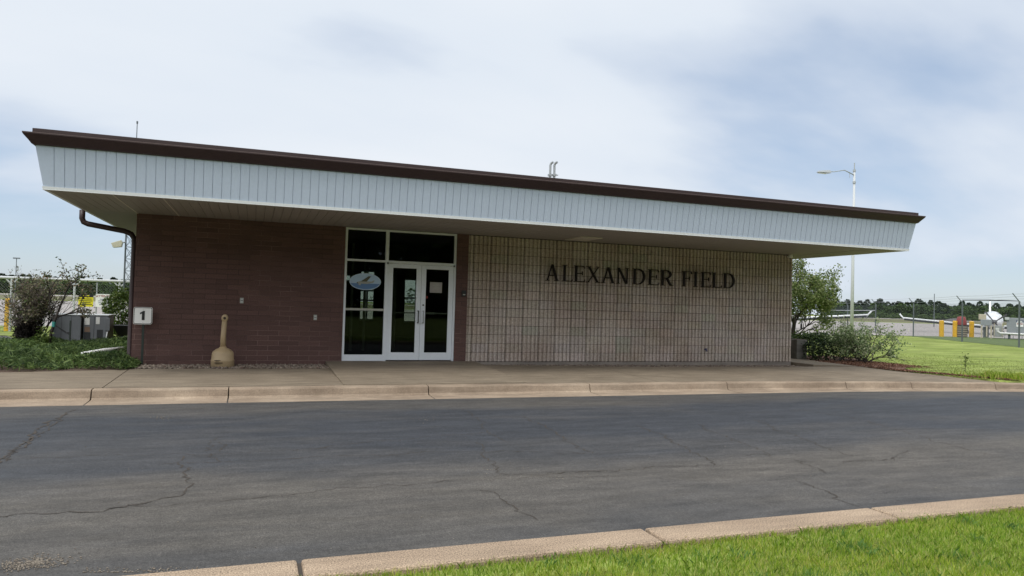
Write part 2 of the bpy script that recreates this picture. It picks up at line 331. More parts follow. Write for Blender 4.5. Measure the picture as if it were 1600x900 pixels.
gx = sorted(set([-5000, -1500]+xs+[13.2, 13.4, 13.6, 13.8, 14.0, 14.3]+[1500, 6000])); g = MB(); sweep(g, gx, gprof)
struct(g.build('ground', M['field']))
r = MB().add([(-300, -11.3, -.306), (300, -11.3, -.306), (300, 0, -.306), (-300, 0, -.306)], [(0, 1, 2, 3)])
road = struct(r.build('road', M['asphalt']))
# far kerb with gutter pan, cast in lengths with open joints
def kprof(x):
    y = yc(x); gw = .54 if x < 8 else max(.2, .54-.055*(x-8))
    return [(y+.16, -.5), (y+.16, -.142), (y+.03, -.146), (y+.008, -.152), (y-.006, -.17), (y-.026, -.265), (y-.06, -.292), (y-gw*.8, -.303), (y-gw, -.309), (y-gw, -.5)]
kj = [-60, -30, -14, -7.1, -3.97, -2.1, 1.07, 4.12, 7.16, 10.05, 11.66, 13.7, 15.5, 17.4, 20, 30, 60]
k = MB()
for a, b in zip(kj[:-1], kj[1:]):
    n = max(2, int((b-a)/.5)+1) if a > -10 and b < 25 else 3
    X = [a+.009+(b-a-.018)*i/(n-1) for i in range(n)]; sweep(k, X, kprof)
    for x in (X[0], X[-1]): k.add([(x, y, z) for y, z in kprof(x)], [tuple(range(10))])
struct(k.build('kerb', M['kerb']))
# pavement slabs
def walkz(x, y):
    t = (y+.6)/(yc(x)+.6); return -.079+(-.142+.079)*min(1, max(0, t))
sj = [-60, -30, -14, -9, -3.86, -.32, 2.95, 5.7, 8.55, 11.2, 13.35]
w = MB()
def backy(x): return -.86-.2*max(0, min(1, (-3.9-x)/2)) if x < -3.7 else (-.80 if x < -.8 else -.6 if x < 2.6 else -.12-.16*(x-2.9) if x < 6.8 else -.74)
for a, b in zip(sj[:-1], sj[1:]):
    a2, b2 = a+.007, b-.007; n = max(2, int((b-a)/.6)+1) if b-a < 6 else 2
    X = [a2+(b2-a2)*i/(n-1) for i in range(n)]
    for x0, x1 in zip(X[:-1], X[1:]):
        w.slab([(x0, yc(x0)+.165), (x1, yc(x1)+.165), (x1, backy(x1-.01)), (x0, backy(x0+.01))], -.5, walkz)
w.slab([(13.364, yc(13.36)+.165), (14.15, yc(14.15)+.165), (13.95, -3.1), (13.45, -1.9), (13.364, -1.4)], -.5, walkz)
struct(w.build('pavement', M['walk']))
MB().slab([(-.33, -.02), (-.33, -3.24), (2.93, -3.24), (2.93, -.02)], -.5, lambda x, y: -.006-.123*(-y/3.24)).build('entrance_slab', M['walk'])
struct(bpy.data.objects['entrance_slab'])
e = MB().slab([(11.86, 9), (11.86, -.72), (13.33, -.80), (13.5, .4), (13.9, 2.2), (13.9, 9)], -.5, lambda x, y: -.078+.045*max(0, min(1, (12.9-x))))
struct(e.build('side_path', M['walk']))
# near kerb
k = MB(); nj = [-40, -14, -6, -3.6, -1.49, .72, 2.69, 4.75, 6.8, 9, 12, 30, 60]
for a, b in zip(nj[:-1], nj[1:]):
    k.slab([(a+.011, -11.43), (b-.011, -11.43), (b-.011, -11.15), (a+.011, -11.15)], -.5, -.2)
struct(k.build('near_kerb', M['nearkerb'], bevel=.018))
MB().add([(-40, -11.43, -.222), (60, -11.43, -.222), (60, -11.16, -.222), (-40, -11.16, -.222)], [(0, 1, 2, 3)]).build('kerb_joint_soil', M['joint'])
struct(bpy.data.objects['kerb_joint_soil'])
MB().add([(-60, -3.35, -.26), (12.8, -3.35, -.26), (12.8, -.3, -.2), (-60, -.3, -.2)], [(0, 1, 2, 3)]).build('pavement_bedding', M['joint'])
struct(bpy.data.objects['pavement_bedding'])
# cracks traced along the drive: open, dirt filled
ck = MB()
def crack(px, wd, jit=.02):
    P = [Vector(at(u, v, z=-.302)) for u, v in px]; Q = [P[0]]
    for a, b in zip(P[:-1], P[1:]):
        n = max(2, int((b-a).length/.05))
        wob = Vector((0, 0, 0))
        for i in range(1, n+1):
            wob = wob*.8+Vector((random.gauss(0, .02), random.gauss(0, .02), 0)); q = a.lerp(b, i/n)+wob; q += Vector((random.uniform(-jit, jit), random.uniform(-jit, jit), 0)); Q.append(q)
    vs = []
    for i, q in enumerate(Q):
        d = Q[min(i+1, len(Q)-1)]-Q[max(i-1, 0)]; nn = Vector((-d.y, d.x, 0)).normalized()*wd*.7*random.uniform(.15, .9)*(1 if 0 < i < len(Q)-1 else .2)
        vs += [(q.x+nn.x, q.y+nn.y, -.302), (q.x-nn.x, q.y-nn.y, -.302)]
    ck.add(vs, [(2*i, 2*i+1, 2*i+3, 2*i+2) for i in range(len(Q)-1)])
for px, wd in (([(118,640),(60,672),(25,700),(0,725)], .03), ([(95,655),(40,690),(12,722)], .018), ([(40,715),(160,712),(260,708),(300,711),(400,706),(480,702),(600,688),(760,676)], .011),
               ([(240,725),(330,723),(495,714),(700,706),(800,705),(925,707)], .011), ([(285,712),(288,728),(300,745),(296,765),(270,774),(190,792),(95,803),(0,806)], .016),
               ([(165,795),(300,783),(450,772),(600,758),(700,752)], .010), ([(320,705),(328,692),(345,683)], .012), ([(345,706),(356,697),(350,690)], .011), ([(330,708),(338,722)], .010),
               ([(723,638),(745,655),(760,675),(800,690)], .011), ([(745,690),(757,703),(752,712),(780,735),(800,743)], .013), ([(815,650),(850,667),(875,680),(900,697),(930,710)], .017),
               ([(995,664),(1040,680),(1080,704),(1125,727)], .016), ([(1090,663),(1150,688),(1210,714),(1250,720),(1285,738)], .013), ([(1180,656),(1250,684),(1330,712)], .013),
               ([(1250,640),(1330,652),(1420,676),(1500,700),(1560,713)], .015), ([(800,742),(900,737),(1000,733),(1120,727)], .014), ([(1130,714),(1210,711)], .012),
               ([(1310,724),(1350,719),(1400,716),(1415,702)], .012), ([(740,765),(770,768),(790,786),(815,800),(830,812)], .012), ([(1230,746),(1285,766),(1340,792)], .012),
               ([(760,752),(880,744),(990,740)], .007), ([(800,700),(920,708)], .010), ([(1315,722),(1420,716),(1600,712)], .008)):
    crack(px, wd)
ck.build('road_crack', M['joint'], road)

# gravel beds by the wall
def stones(name, n, fx, size, m, kind='stuff', sub=None):
    ico = [(0, 0, 1), (.894, 0, .447), (.276, .851, .447), (-.724, .526, .447), (-.724, -.526, .447), (.276, -.851, .447), (.724, .526, -.447), (-.276, .851, -.447), (-.894, 0, -.447), (-.276, -.851, -.447), (.724, -.526, -.447), (0, 0, -1)]
    tri = [(0,1,2),(0,2,3),(0,3,4),(0,4,5),(0,5,1),(1,6,2),(2,7,3),(3,8,4),(4,9,5),(5,10,1),(6,7,2),(7,8,3),(8,9,4),(9,10,5),(10,6,1),(11,7,6),(11,8,7),(11,9,8),(11,10,9),(11,6,10)]
    b = MB()
    for _ in range(n):
        p = fx(); s = size*random.uniform(.5, 1.4); q = [s*random.uniform(.6, 1.2), s*random.uniform(.5, 1.), s*random.uniform(.35, .7)]; a = random.uniform(0, 6.28); ca, sa = math.cos(a), math.sin(a)
        vs = []
        for x, y, z in ico:
            x *= q[0]*random.uniform(.85, 1.15); y *= q[1]*random.uniform(.85, 1.15); z *= q[2]
            vs.append((p[0]+x*ca-y*sa, p[1]+x*sa+y*ca, p[2]+z))
        b.add(vs, tri)
    o = b.build(name, m, smooth=True); o['kind'] = kind; return o
def gl():
    x = random.uniform(-4.3, -.32); return x, random.uniform(-.83, -.01), -.085+random.uniform(0, .012)
def gr():
    while 1:
        x = random.uniform(2.95, 11.8); y = random.uniform(-.8, -.01)
        if y > backy(x)-.05: return x, y, -.10+random.uniform(0, .015)-.03*(x-3)/9
stones('gravel', 1500, gl, .03, M['stone']); stones('gravel', 2600, gr, .03, M['stone'])
MB().slab([(-4.4, -.85), (-.32, -.85), (-.32, 0), (-4.4, 0)], -.4, -.096).build('gravel_bed', M['dirt'])
MB().slab([(2.93, -.8), (11.95, -.8), (11.95, .2), (2.93, .2)], -.4, lambda x, y: -.105-.03*(x-3)/9).build('gravel_bed', M['dirt'])
for o in [o for o in C.objects if o.name.startswith('gravel_bed')]: struct(o)
def grit1():
    a, b = random.gauss(0, 1), random.gauss(0, 1); p = at(45+a*28, 880-a*3+b*5, z=-.3); return p[0], p[1], -.303
def grit2(): p = at(random.uniform(130, 320), 893-random.uniform(0, 1)**3*8, z=-.3); return p[0], p[1], -.303
def grit3():
    c = random.choice(((665, 654, 12, 3), (780, 735, 30, 5), (250, 652, 12, 2), (910, 738, 45, 6), (1400, 700, 300, 60), (600, 780, 500, 60))); p = at(random.gauss(c[0], c[2]), random.gauss(c[1], c[3]), z=-.3)
    return p[0], min(-4.1, max(-11.1, p[1])), -.303
stones('loose_grit', 520, grit1, .006, M['grit']); stones('loose_grit', 160, grit2, .006, M['grit']); stones('loose_grit', 260, grit3, .005, M['grit'])

# airfield surfaces
ap = [(-300, 17.9), (-11, 17.9), (20, 20.5), (41.4, 23.9), (50.1, 23.1), (51.3, 20.6), (62, 14), (300, 4), (300, 20), (154, 107), (60, 130), (-80, 128), (-300, 110)]
MB().add([(x, y, -.094) for x, y in ap], [tuple(range(len(ap)))]).build('apron', M['apron'])
MB().add([(-300, 126, -.096), (-80, 142, -.096), (60, 145, -.096), (160, 120, -.096), (400, 40, -.096), (1500, -200, -.096), (1500, 520, -.096), (-1500, 620, -.096), (-1500, 100, -.096)], [tuple(range(9))]).build('dry_grass', M['drygrass'])
MB().add([(-1500, 395, -.03), (1500, 250, -.03), (1500, 420, -.03), (-1500, 520, -.03)], [(0, 1, 2, 3)]).build('runway', M['runway'])
MB().add([(-60, 13.3, -.09), (-8.8, 10.2, -.09), (-7.2, 6.5, -.09), (-9, 5, -.09), (-60, 7, -.09)], [(0, 4, 3, 2, 1)]).build('service_drive', M['asphalt'])
MB().add([(-60, 13.75, -.05), (-8.9, 10.6, -.05), (-8.85, 10.35, -.05), (-60, 13.45, -.05)], [(0, 3, 2, 1)]).build('drive_edging', M['walk'])
for o in C.objects:
    if o.name.split('.')[0] in ('apron', 'dry_grass', 'runway', 'service_drive', 'drive_edging'): struct(o)
MB().add([(31.4, 3.2, -.092), (34.6, 9.55, -.092), (37.9, 15.18, -.092), (42.3, 22.28, -.092), (44.9, 27.8, -.092), (41.4, 23.9, -.092), (50.1, 23.1, -.092), (51.3, 20.6, -.092), (62, 14, -.092), (62, 0, -.092), (31, 0, -.092)][0:4]+[(42.9, 23.75, -.092), (50.1, 23.1, -.092), (51.3, 20.6, -.092), (62, 14, -.092), (62, 0, -.092), (29.8, 0, -.092)], [tuple(range(10))]).build('rough_grass', M['rough'])
struct(bpy.data.objects['rough_grass'])
b = MB(); c = at(1493, 497.6, D=260); pts = []
for i in range(13):
    t = i/12; pts.append((c[0]-9+18*t, c[1]-1.5+3*t, 1.5*math.sin(math.pi*t)**.7))
vs = []
for x, y, h in pts: vs += [(x-1, y-3, -.1), (x, y, -.1+h), (x+1, y+4, -.1)]
b.add(vs, [(3*i+j, 3*i+3+j, 3*i+4+j, 3*i+1+j) for i in range(12) for j in range(2)]); struct(b.build('earth_mound', M['mound'], smooth=True))

# ------------------------------------------------------------------ terminal building
XL, XP, XT, XR, HS, YB = -3.96, 2.45, 2.72, 11.79, 2.835, 12.
T = thing('terminal_building', 'low brown and tan block airport terminal with wide white fascia and glass entrance', 'building', (3.9, 6, -.1))
MB().box((XL, 0, -.3), (0, .2, HS)).box((XL, .2, -.3), (XL+.2, YB, HS)).build('brown_wall', M['brown'], T)
MB().box((XP, 0, -.3), (XT, .2, HS)).build('brown_pillar', M['brown'], T)
# split-rib block wall: stacked 16 x 8 inch blocks with four ribs each
tw = MB(); cols = []
BW, BH, Z0 = .4064, .2032, -.018
x0 = 2.85-BW
nco = int((XR-x0)/BW)+1
base_c = np.array([.50, .437, .398])
for j in range(14):
    for i in range(nco):
        bx = x0+i*BW; t = base_c*(1+random.gauss(0, .035))*np.array([1+random.gauss(0, .012), 1, 1-random.gauss(0, .018)])
        if random.random() < .07: t = t*np.array([.93, 1.0, .97])
        za, zb = Z0+j*BH+.005, min(HS, Z0+(j+1)*BH-.005); k0 = len(tw.v)
        a, b_ = max(XT, bx+.007), min(XR, bx+BW-.007)
        if b_-a > .03: tw.box((a, .034, za), (b_, .058, zb))
        for q in range(4):
            c = bx+BW*(q+.5)/4
            if c-.04 < XT or c+.035 > XR+.01: continue
            jx, jy = random.uniform(-.003, .003), random.uniform(-.005, .004)
            w1, w2 = .034, .024
            tw.add([(c-w1, .036, za), (c-w2+jx, -.004+jy, za), (c+w2+jx, -.004+jy, za), (c+w1, .036, za), (c-w1, .036, zb), (c-w2+jx, -.004+jy, zb), (c+w2+jx, -.004+jy, zb), (c+w1, .036, zb)],
                   [(0, 1, 5, 4), (1, 2, 6, 5), (2, 3, 7, 6), (0, 3, 2, 1), (4, 5, 6, 7)])
        cols += [(*t, 1)]*(len(tw.v)-k0)
to = tw.build('tan_rib_wall', M['tan'], T)
ca = to.data.color_attributes.new('tint', 'FLOAT_COLOR', 'POINT'); ca.data.foreach_set('color', np.array(cols, dtype=np.float32).ravel())
MB().box((XT+.002, .054, -.02), (XR-.002, .25, HS-.001)).build('mortar_backing', M['mortar'], T)
fo = MB(); fx = 2.722
for i in range(24):
    e_ = min(XR, 3.05+i*BW); fo.box((fx, .012+random.uniform(-.002, .002), -.35), (e_-.004, .2, -.026)); fx = e_
    if e_ >= XR: break
fo.build('foundation', M['found'], T)
MB().box((XR-.2, .25, -.3), (XR, YB, HS-.002)).build('side_wall', M['found'], T)
# rear wall with the windows one sees through the entrance
bw = MB(); ops = [(.7, 1.62, 2.0, 2.3), (1.98, 2.52, .55, 2.45), (3.66, 4.6, .5, 2.2), (5.6, 8.8, .6, 2.2)]; xx = XL+.2
for a, b_, z0, z1 in ops:
    bw.box((xx, YB-.2, -.3), (a, YB, HS-.003)); bw.box((a, YB-.2, -.3), (b_, YB, z0)); bw.box((a, YB-.2, z1), (b_, YB, HS-.003)); xx = b_
bw.box((xx, YB-.2, -.3), (XR-.2, YB, HS-.003)); bw.build('rear_wall', M['inwall'], T)
for a, b_, z0, z1 in ops:
    f_ = MB()
    for x in np.linspace(a, b_, 3 if b_-a < 2 else 5): f_.box((x-.03, YB-.14, z0), (x+.03, YB-.08, z1))
    for z in ((z0+.03, (z0+z1)/2+.1, z1-.03) if b_-a > .6 else np.linspace(z0+.03, z1-.03, 6)): f_.box((a+.03, YB-.137, z-.03), (b_-.03, YB-.083, z+.03))
    wf = f_.build('rear_window', M['alu'], T)
    MB().box((a+.01, YB-.112, z0+.01), (b_-.01, YB-.106, z1-.01)).build('pane', M['glass'], wf)
MB().box((XL+.2, .2, -.2), (XR-.2, YB-.2, -.02)).build('interior_floor', M['carpet'], T)
MB().box((XL+.2, .2, 2.78), (XR-.2, YB-.2, 2.82)).build('interior_ceiling', M['inceil'], T)
pt = MB().box((-.6, .2, -.02), (-.5, 3.6, 2.78)).box((-.5, 3.5, -.02), (.35, 3.6, 2.78)).box((2.62, .25, -.02), (2.7, 4.4, 2.78)).box((4.9, 4.4, -.02), (5., 11.8, 2.78)).box((.95, 3.5, 2.1), (2.62, 3.58, 2.78))
pt.build('interior_partition', M['inwall'], T)
v_ = MB()
for x in (.38, .62, .95, 1.75, 2.55): v_.box((x-.03, 3.5, -.02), (x+.03, 3.57, 2.78 if x < 1 else 2.1))
v_.box((.38, 3.505, 1.02), (.95, 3.565, 1.08)).build('vestibule_frame', M['alu2'], T)
# roof, soffit, fascia, gutter
X1, X2, Y1, Y2, L = -4.88, 12.86, -2.64, 14.6, .118
def ring(mb, prof):                       # sweep an outline (outward, z) round the eaves with mitred corners
    n = len(prof)
    for j, (sx, sy) in enumerate(((0, 0), (1, 0), (1, 1), (0, 1))):
        for o_, z in prof: mb.v.append(((X1-o_, X2+o_)[sx], (Y1-o_, Y2+o_)[sy], z))
    for j in range(4):
        for i in range(n): mb.f.append((j*n+i, ((j+1) % 4)*n+i, ((j+1) % 4)*n+(i+1) % n, j*n+(i+1) % n))
    return mb
ZF0, ZF1 = 2.862, 3.53
fb = MB(); sp = .141
def fp(z): return L*(z-2.84)/(3.535-2.84)
z0, z1 = ZF0+.03, ZF1
n = round((X2-X1)/sp)
for i in range(n):
    for sgn, side in ((1, 0),):
        xa, xb = X1+(X2-X1)*i/n, X1+(X2-X1)*(i+1)/n
        def cx(x, z):                      # the end boards are cut along the mitre
            return x+(-fp(z) if x <= X1+1e-6 else fp(z) if x >= X2-1e-6 else 0)
        g_ = .0042
        fb.add([(cx(xa, z0)+g_, Y1-fp(z0), z0), (cx(xb, z0)-g_, Y1-fp(z0), z0), (cx(xb, z1)-g_, Y1-fp(z1), z1), (cx(xa, z1)+g_, Y1-fp(z1), z1),
                (cx(xa, z0)+g_+.004, Y1-fp(z0)+.006, z0), (cx(xb, z0)-g_-.004, Y1-fp(z0)+.006, z0), (cx(xb, z1)-g_-.004, Y1-fp(z1)+.006, z1), (cx(xa, z1)+g_+.004, Y1-fp(z1)+.006, z1)],
               [(0, 1, 2, 3), (0, 3, 7, 4), (1, 5, 6, 2), (0, 4, 5, 1), (3, 2, 6, 7)])
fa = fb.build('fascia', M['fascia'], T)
ring(MB(), [(fp(ZF0)-.008, ZF0), (fp(ZF1)-.008, ZF1), (fp(ZF1)-.06, ZF1), (fp(ZF0)-.06, ZF0)]).build('fascia_backing', M['fgap'], T)  # darker than the boards: groove shade put into the backing colour
ring(MB(), [(-.08, 2.84), (.012, 2.84), (.012, 2.852), (.018, ZF0+.028), (-.05, ZF0+.028)]).build('fascia_trim', M['trimw'], T)
ring(MB(), [(.06, 3.50), (.125, 3.495), (.15, 3.51), (.185, 3.56), (.235, 3.62), (.25, 3.645), (.25, 3.66), (.235, 3.66), (.06, 3.655)]).build('gutter', M['gutter'], T)
ring(MB(), [(.238, 3.6605), (.252, 3.6605), (.252, 3.667), (.238, 3.667)]).build('gutter_lip', M['lip'], T)  # thin lighter strip: the lip's highlight is put into its colour
ring(MB(), [(.0, 3.656), (.145, 3.657), (.145, 3.745), (.10, 3.757), (.0, 3.757)]).build('roof_edge', M['gutter'], T)
MB().box((X1+.02, Y1+.02, 3.5), (X2-.02, Y2-.02, 3.72)).build('roof', M['roofm'], T)
so = MB(); n = round((X2-X1-1.9)/.152)
for i in range(n):
    a = X1+.95+(X2-X1-1.93)*i/n; b_ = X1+.95+(X2-X1-1.93)*(i+1)/n; so.box((a+.003, Y1+.04, 2.838), (b_-.003, .3, 2.856))
nside = round((Y2-.0)/.152)
for i in range(nside):
    a = .02+(Y2-.1)*i/nside; b_ = .02+(Y2-.1)*(i+1)/nside
    so.box((X1+.04, a+.003, 2.839), (X1+.92, b_-.003, 2.856)); so.box((XR+.03, a+.003, 2.839), (X2-.04, b_-.003, 2.856))
for i in range(6):                         # corner bays
    a = X1+.04+.15*i; so.box((a+.003, Y1+.04, 2.839), (a+.147, -.004, 2.856)); a = X2-.04-.15*(i+1); so.box((a+.003, Y1+.04, 2.839), (a+.147, -.004, 2.856))
so.build('soffit', M['soffit'], T)
MB().box((X1+.02, Y1+.02, 2.857), (X2-.02, Y2-.02, 2.875)).build('soffit_backing', M['joint'], T)
MB().box((X1+.9, .0, 2.826), (XL-.0, .03, 2.8385)).box((X1+.922, Y1+.05, 2.833), (X1+.948, 0, 2.8395)).box((X1+1.65, Y1+.05, 2.833), (X1+1.67, -.01, 2.8385)).build('soffit_trim', M['soffit2'], T)
MB().box((4.96, -1.12, 2.822), (5.5, -.28, 2.84)).build('soffit_light', M['soffit2'], T, bevel=.004)
MB().tube([(-4.93, .25, 2.86), (-4.93, .25, 2.70), (-4.90, .25, 2.63), (-4.83, .25, 2.60), (-4.2, .25, 2.50), (-4.08, .25, 2.45), (-4.025, .25, 2.36), (-4.02, .25, 2.2), (-4.02, .25, .08), (-4.03, .2, -.02), (-4.12, .05, -.06)], .052, 10).build('downspout', M['gutter'], T, smooth=True)
# roof fittings
vp = MB()
for u in (859.5, 866.):
    p = at(u, 274, y=1.); x, z = p[0], p[2]
    vp.tube([(x, 1, 3.7), (x, 1, z+.26), (x+.02, .98, z+.31), (x+.05, .94, z+.33)], .03, 10)
    vp.box((x-.045, .95, z-.02), (x+.045, 1.05, z+.03))
p = at(866, 274, y=1.); vp.box((p[0]-.12, .98, p[2]+.0), (p[0]+.1, 1.01, p[2]+.02))
vp.build('vent_pipe', M['steel'], T)
p = at(214.5, 191, y=2.); MB().tube([(p[0], 2, 3.7), (p[0], 2, p[2])], [.012, .008], 6).lathe([(.018, 0), (.018, .05), (.004, .06)], (p[0], 2, p[2]-.03), 8).build('antenna', M['dsteel'], T)
# entrance
fr = MB(); ya, yb = .02, .13
fr.box((0, ya, -.01), (.05, yb, 2.83)).box((.865, ya, -.01), (.935, yb, 2.83)).box((2.40, ya, -.01), (2.449, yb, 2.83))
fr.box((.05, ya+.002, 2.79), (.865, yb-.002, 2.829)).box((.935, ya+.002, 2.79), (2.40, yb-.002, 2.829)).box((.05, ya+.002, 2.12), (.865, yb-.002, 2.165)).box((.935, ya+.002, 2.105), (2.40, yb-.002, 2.165))
fr.box((.05, ya+.004, -.008), (.865, yb-.004, .125))
ef = fr.build('entrance_frame', M['alu'], T, bevel=.004)
MB().box((.05, ya+.006, 1.07), (.865, yb-.006, 1.115)).build('sidelight_rail', M['alu2'], ef)
for x in (.90, 2.385): MB().box((x, -.003, 2.085), (x+.03, .018, 2.125)).build('door_pivot', M['dsteel'], ef)
for a, b_, z0, z1 in ((.05, .865, .125, 1.07), (.05, .865, 1.115, 2.12), (.05, .865, 2.165, 2.79), (.935, 2.40, 2.165, 2.79)):
    MB().box((a+.002, .07, z0+.002), (b_-.002, .078, z1-.002)).build('window_pane', M['glass'], T)
for side, (a, b_) in enumerate(((.938, 1.666), (1.672, 2.397))):
    d = MB(); z0, z1 = .012, 2.10; y0, y1 = .04, .085
    d.box((a, y0, z0), (a+.105, y1, z1)).box((b_-.105, y0, z0), (b_, y1, z1)).box((a+.105, y0+.001, z0), (b_-.105, y1-.001, z0+.165)).box((a+.105, y0+.001, z1-.085), (b_-.105, y1-.001, z1))
    do = d.build('door', M['alu'], T, bevel=.003)
    MB().box((a+.104, .06, z0+.164), (b_-.104, .067, z1-.084)).build('glass', M['glass'], do)
    MB().box((a+.106, .09, 1.03), (b_-.106, .115, 1.055)).build('push_bar', M['alu2'], do)
    hx = b_-.055 if side == 0 else a+.055
    MB().tube([(hx, .04, 1.09), (hx, -.03, 1.09), (hx, -.035, 1.08), (hx, -.035, .84), (hx, -.03, .83), (hx, .04, .83)], .012, 8).build('handle', M['black'] if side == 0 else M['steel'], do)
    if side == 1:
        MB().lathe([(.018, 0), (.018, .02)], (0, 0, 0), 12).build('lock', M['black'], do, local=True)
        lo = [c for c in do.children if c.name.startswith('lock')][0]; lo.rotation_euler = (rad(90), 0, 0); lo.location = Vector((hx-.0, .042, 1.22))-parent_loc(do)
        MB().box((1.87, .054, 1.50), (2.145, .058, 1.735)).build('notice', M['notice'], do)
        pr = MB()
        for q, ww in enumerate((.12, .16, .14, .15)): pr.box((2.01-ww/2, .0525, 1.69-.035*q), (2.01+ww/2, .0538, 1.698-.035*q))
        pr.build('notice_print', M['alu2'], do)
        MB().box((1.79, .054, 1.37), (1.83, .058, 1.42)).build('red_sticker', M['red'], do)
        MB().box((1.79, .085, 1.02), (2.0, .13, 1.065)).build('panic_latch', M['alu2'], do)
    MB().box((a+.02, .03, -.006), (b_-.02, .1, .009)).build('threshold', M['joint'], do)
# oval aeroplane picture on the sidelight
def ell(cx_, cz, rx, rz, n=40): return [(cx_+rx*math.cos(2*math.pi*i/n), cz+rz*math.sin(2*math.pi*i/n)) for i in range(n)]
ox, oz = .452, 1.69
dc = MB().prism(ell(ox, oz, .335, .178), .060, .069).build('oval_picture', M['decal3'], T)
MB().prism(ell(ox, oz, .322, .166), .0580, .0595).build('picture_sky', M['decal1'], dc)
lowp = [(ox+.322*math.cos(t), oz+.166*math.sin(t)) for t in np.linspace(math.pi*1.08, math.pi*1.92, 24)]
MB().prism(lowp+[(ox+.2, oz-.06), (ox+.05, oz-.035), (ox-.12, oz-.065)][:0], .0565, .0575).build('picture_water', M['decal2'], dc)
pl = MB().prism([(ox-.16, oz-.045), (ox+.05, oz-.05), (ox+.17, oz-.02), (ox+.20, oz+.03), (ox+.17, oz+.03), (ox+.14, oz+.005), (ox-.02, oz+.005), (ox-.10, oz+.01), (ox-.17, oz-.015)], .0545, .056)
pl.prism([(ox-.15, oz-.07), (ox-.10, oz-.085), (ox-.09, oz-.05), (ox-.13, oz-.04)], .0548, .056).build('picture_aeroplane', M['decal5'], dc)
MB().prism([(ox-.10, oz+.0), (ox+.03, oz+.0), (ox+.12, oz+.115), (ox+.07, oz+.12)], .0525, .054).prism([(ox-.19, oz-.03), (ox-.16, oz-.05), (ox-.155, oz-.01)], .0527, .054).build('picture_wing', M['decal4'], dc)
# small wall fittings
MB().box((2.585, -.035, 1.44), (2.685, 0, 1.575)).build('card_reader', M['black'], T, bevel=.006)
MB().box((2.61, -.038, 1.47), (2.66, -.035, 1.49)).build('reader_light', M['alu2'], T)
for x, z in ((-2.01, 1.21), (-.565, .90)):
    pb = MB().box((x-.035, -.014, z-.056), (x+.035, 0, z+.056)).build('outlet_plate', M['alu2'], T, bevel=.004)
    MB().box((x-.022, -.018, z+.008), (x+.022, -.014, z+.04)).box((x-.022, -.018, z-.04), (x+.022, -.014, z-.008)).build('outlet_cover', M['acl'], pb)
    MB().box((x-.022, -.0185, z-.004), (x+.022, -.0142, z+.004)).build('outlet_hinge', M['black'], pb)
sc_ = MB().lathe([(.05, .06), (.055, .0), (.045, -.025), (.02, -.045)][::-1], (11.62, -.09, 2.775), 14).box((11.585, -.09, 2.76), (11.655, .0, 2.80)).build('security_camera', M['white'], T)
MB().lathe([(.0, -.05), (.03, -.04), (.036, -.024)], (11.62, -.09, 2.772), 12).build('camera_lens', M['black'], sc_)
hb = MB().tube([(9.04, .02, .29), (9.04, -.08, .29), (9.04, -.11, .25)], .014, 8).build('hose_tap', M['navy'], T)
ht = MB().lathe([(.035, 0), (.035, .012)], (9.04, -.06, .31), 10).build('tap_wheel', M['navy'], hb)
MB().box((11.79, .02, 1.2), (11.86, .06, 1.23)).build('pipe_stub', M['white'], T)

# raised serif lettering, one mesh per letter
def glyph(ch, W):
    """convex strokes in units of cap height; W = width"""
    t, h, s = .135, .055, .042; P = []
    def rect(x0, z0, x1, z1): P.append([(x0, z0), (x1, z0), (x1, z1), (x0, z1)])
    def diag(xb, xt, wd, z0=0., z1=1.): P.append([(xb, z0), (xb+wd, z0), (xt+wd, z1), (xt, z1)])
    def serif(x0, x1, z): rect(x0, z, x1, z+s)
    def stem(x): rect(x, s*.4, x+t, 1-s*.4); serif(x-.085, x+t+.085, 0); serif(x-.085, x+t+.085, 1-s)
    def arm(z, x0, x1, d): rect(x0, z, x1, z+h); P.append([(x1-.045, z-.0 if d > 0 else z+h), (x1+.0, z if d > 0 else z+h), (x1+.012, z+.17 if d > 0 else z+h-.17)] if d > 0 else [(x1-.045, z+h), (x1+.012, z+h-.17), (x1, z+h)])
    def bowl(x, z0, z1, xr, tk):
        zc, rz = (z0+z1)/2, (z1-z0)/2; n = 14
        for i in range(n):
            q = []
            for a in (-math.pi/2+math.pi*i/n, -math.pi/2+math.pi*(i+1)/n):
                q.append(((x+(xr-x)*math.cos(a), zc+rz*math.sin(a)), (x+(xr-x-tk)*math.cos(a), zc+(rz-h)*math.sin(a))))
            P.append([q[0][0], q[1][0], q[1][1], q[0][1]])
    if ch == 'A':
        diag(.09, W/2-.075, .065); diag(W-.085-t, W/2-.09, t); rect(.2*W+.02, .30, .8*W-.06, .30+h)
        serif(0, .25, 0); serif(W-.34, W, 0)
    elif ch == 'L': stem(.07); arm(0, .07+t, W, 1)
    elif ch in 'EF':
        stem(.07); arm(1-h, .07+t, W-.03, -1); rect(.07+t, .5, W-.14, .5+h); rect(W-.17, .42, W-.14, .66)
        if ch == 'E': arm(0, .07+t, W, 1)
    elif ch == 'X':
        diag(W-.10-t, .10, t); diag(.11, W-.16, .06); serif(0, .24, 0); serif(W-.33, W, 0); serif(.01, .33, 1-s); serif(W-.27, W-.02, 1-s)
    elif ch == 'N':
        rect(.09, 0, .15, 1); rect(W-.14, 0, W-.08, 1); diag(W-.08-t, .07, t); serif(0, .24, 0); serif(0, .2, 1-s); serif(W-.23, W, 1-s)
    elif ch == 'D':
        stem(.07); rect(.07+t, 1-h, .42*W, 1); rect(.07+t, 0, .42*W, h); bowl(.42*W, 0, 1, W, t)
    elif ch == 'R':
        stem(.07); rect(.07+t, 1-h, .45*W, 1); rect(.07+t, .46, .45*W, .46+h); bowl(.45*W, .46, 1, W-.1, t); diag(W-.05-t, .42*W, t, 0, .48); serif(W-.16, W+.03, 0)
    elif ch == 'I': stem(.5*W-t/2)
    return P
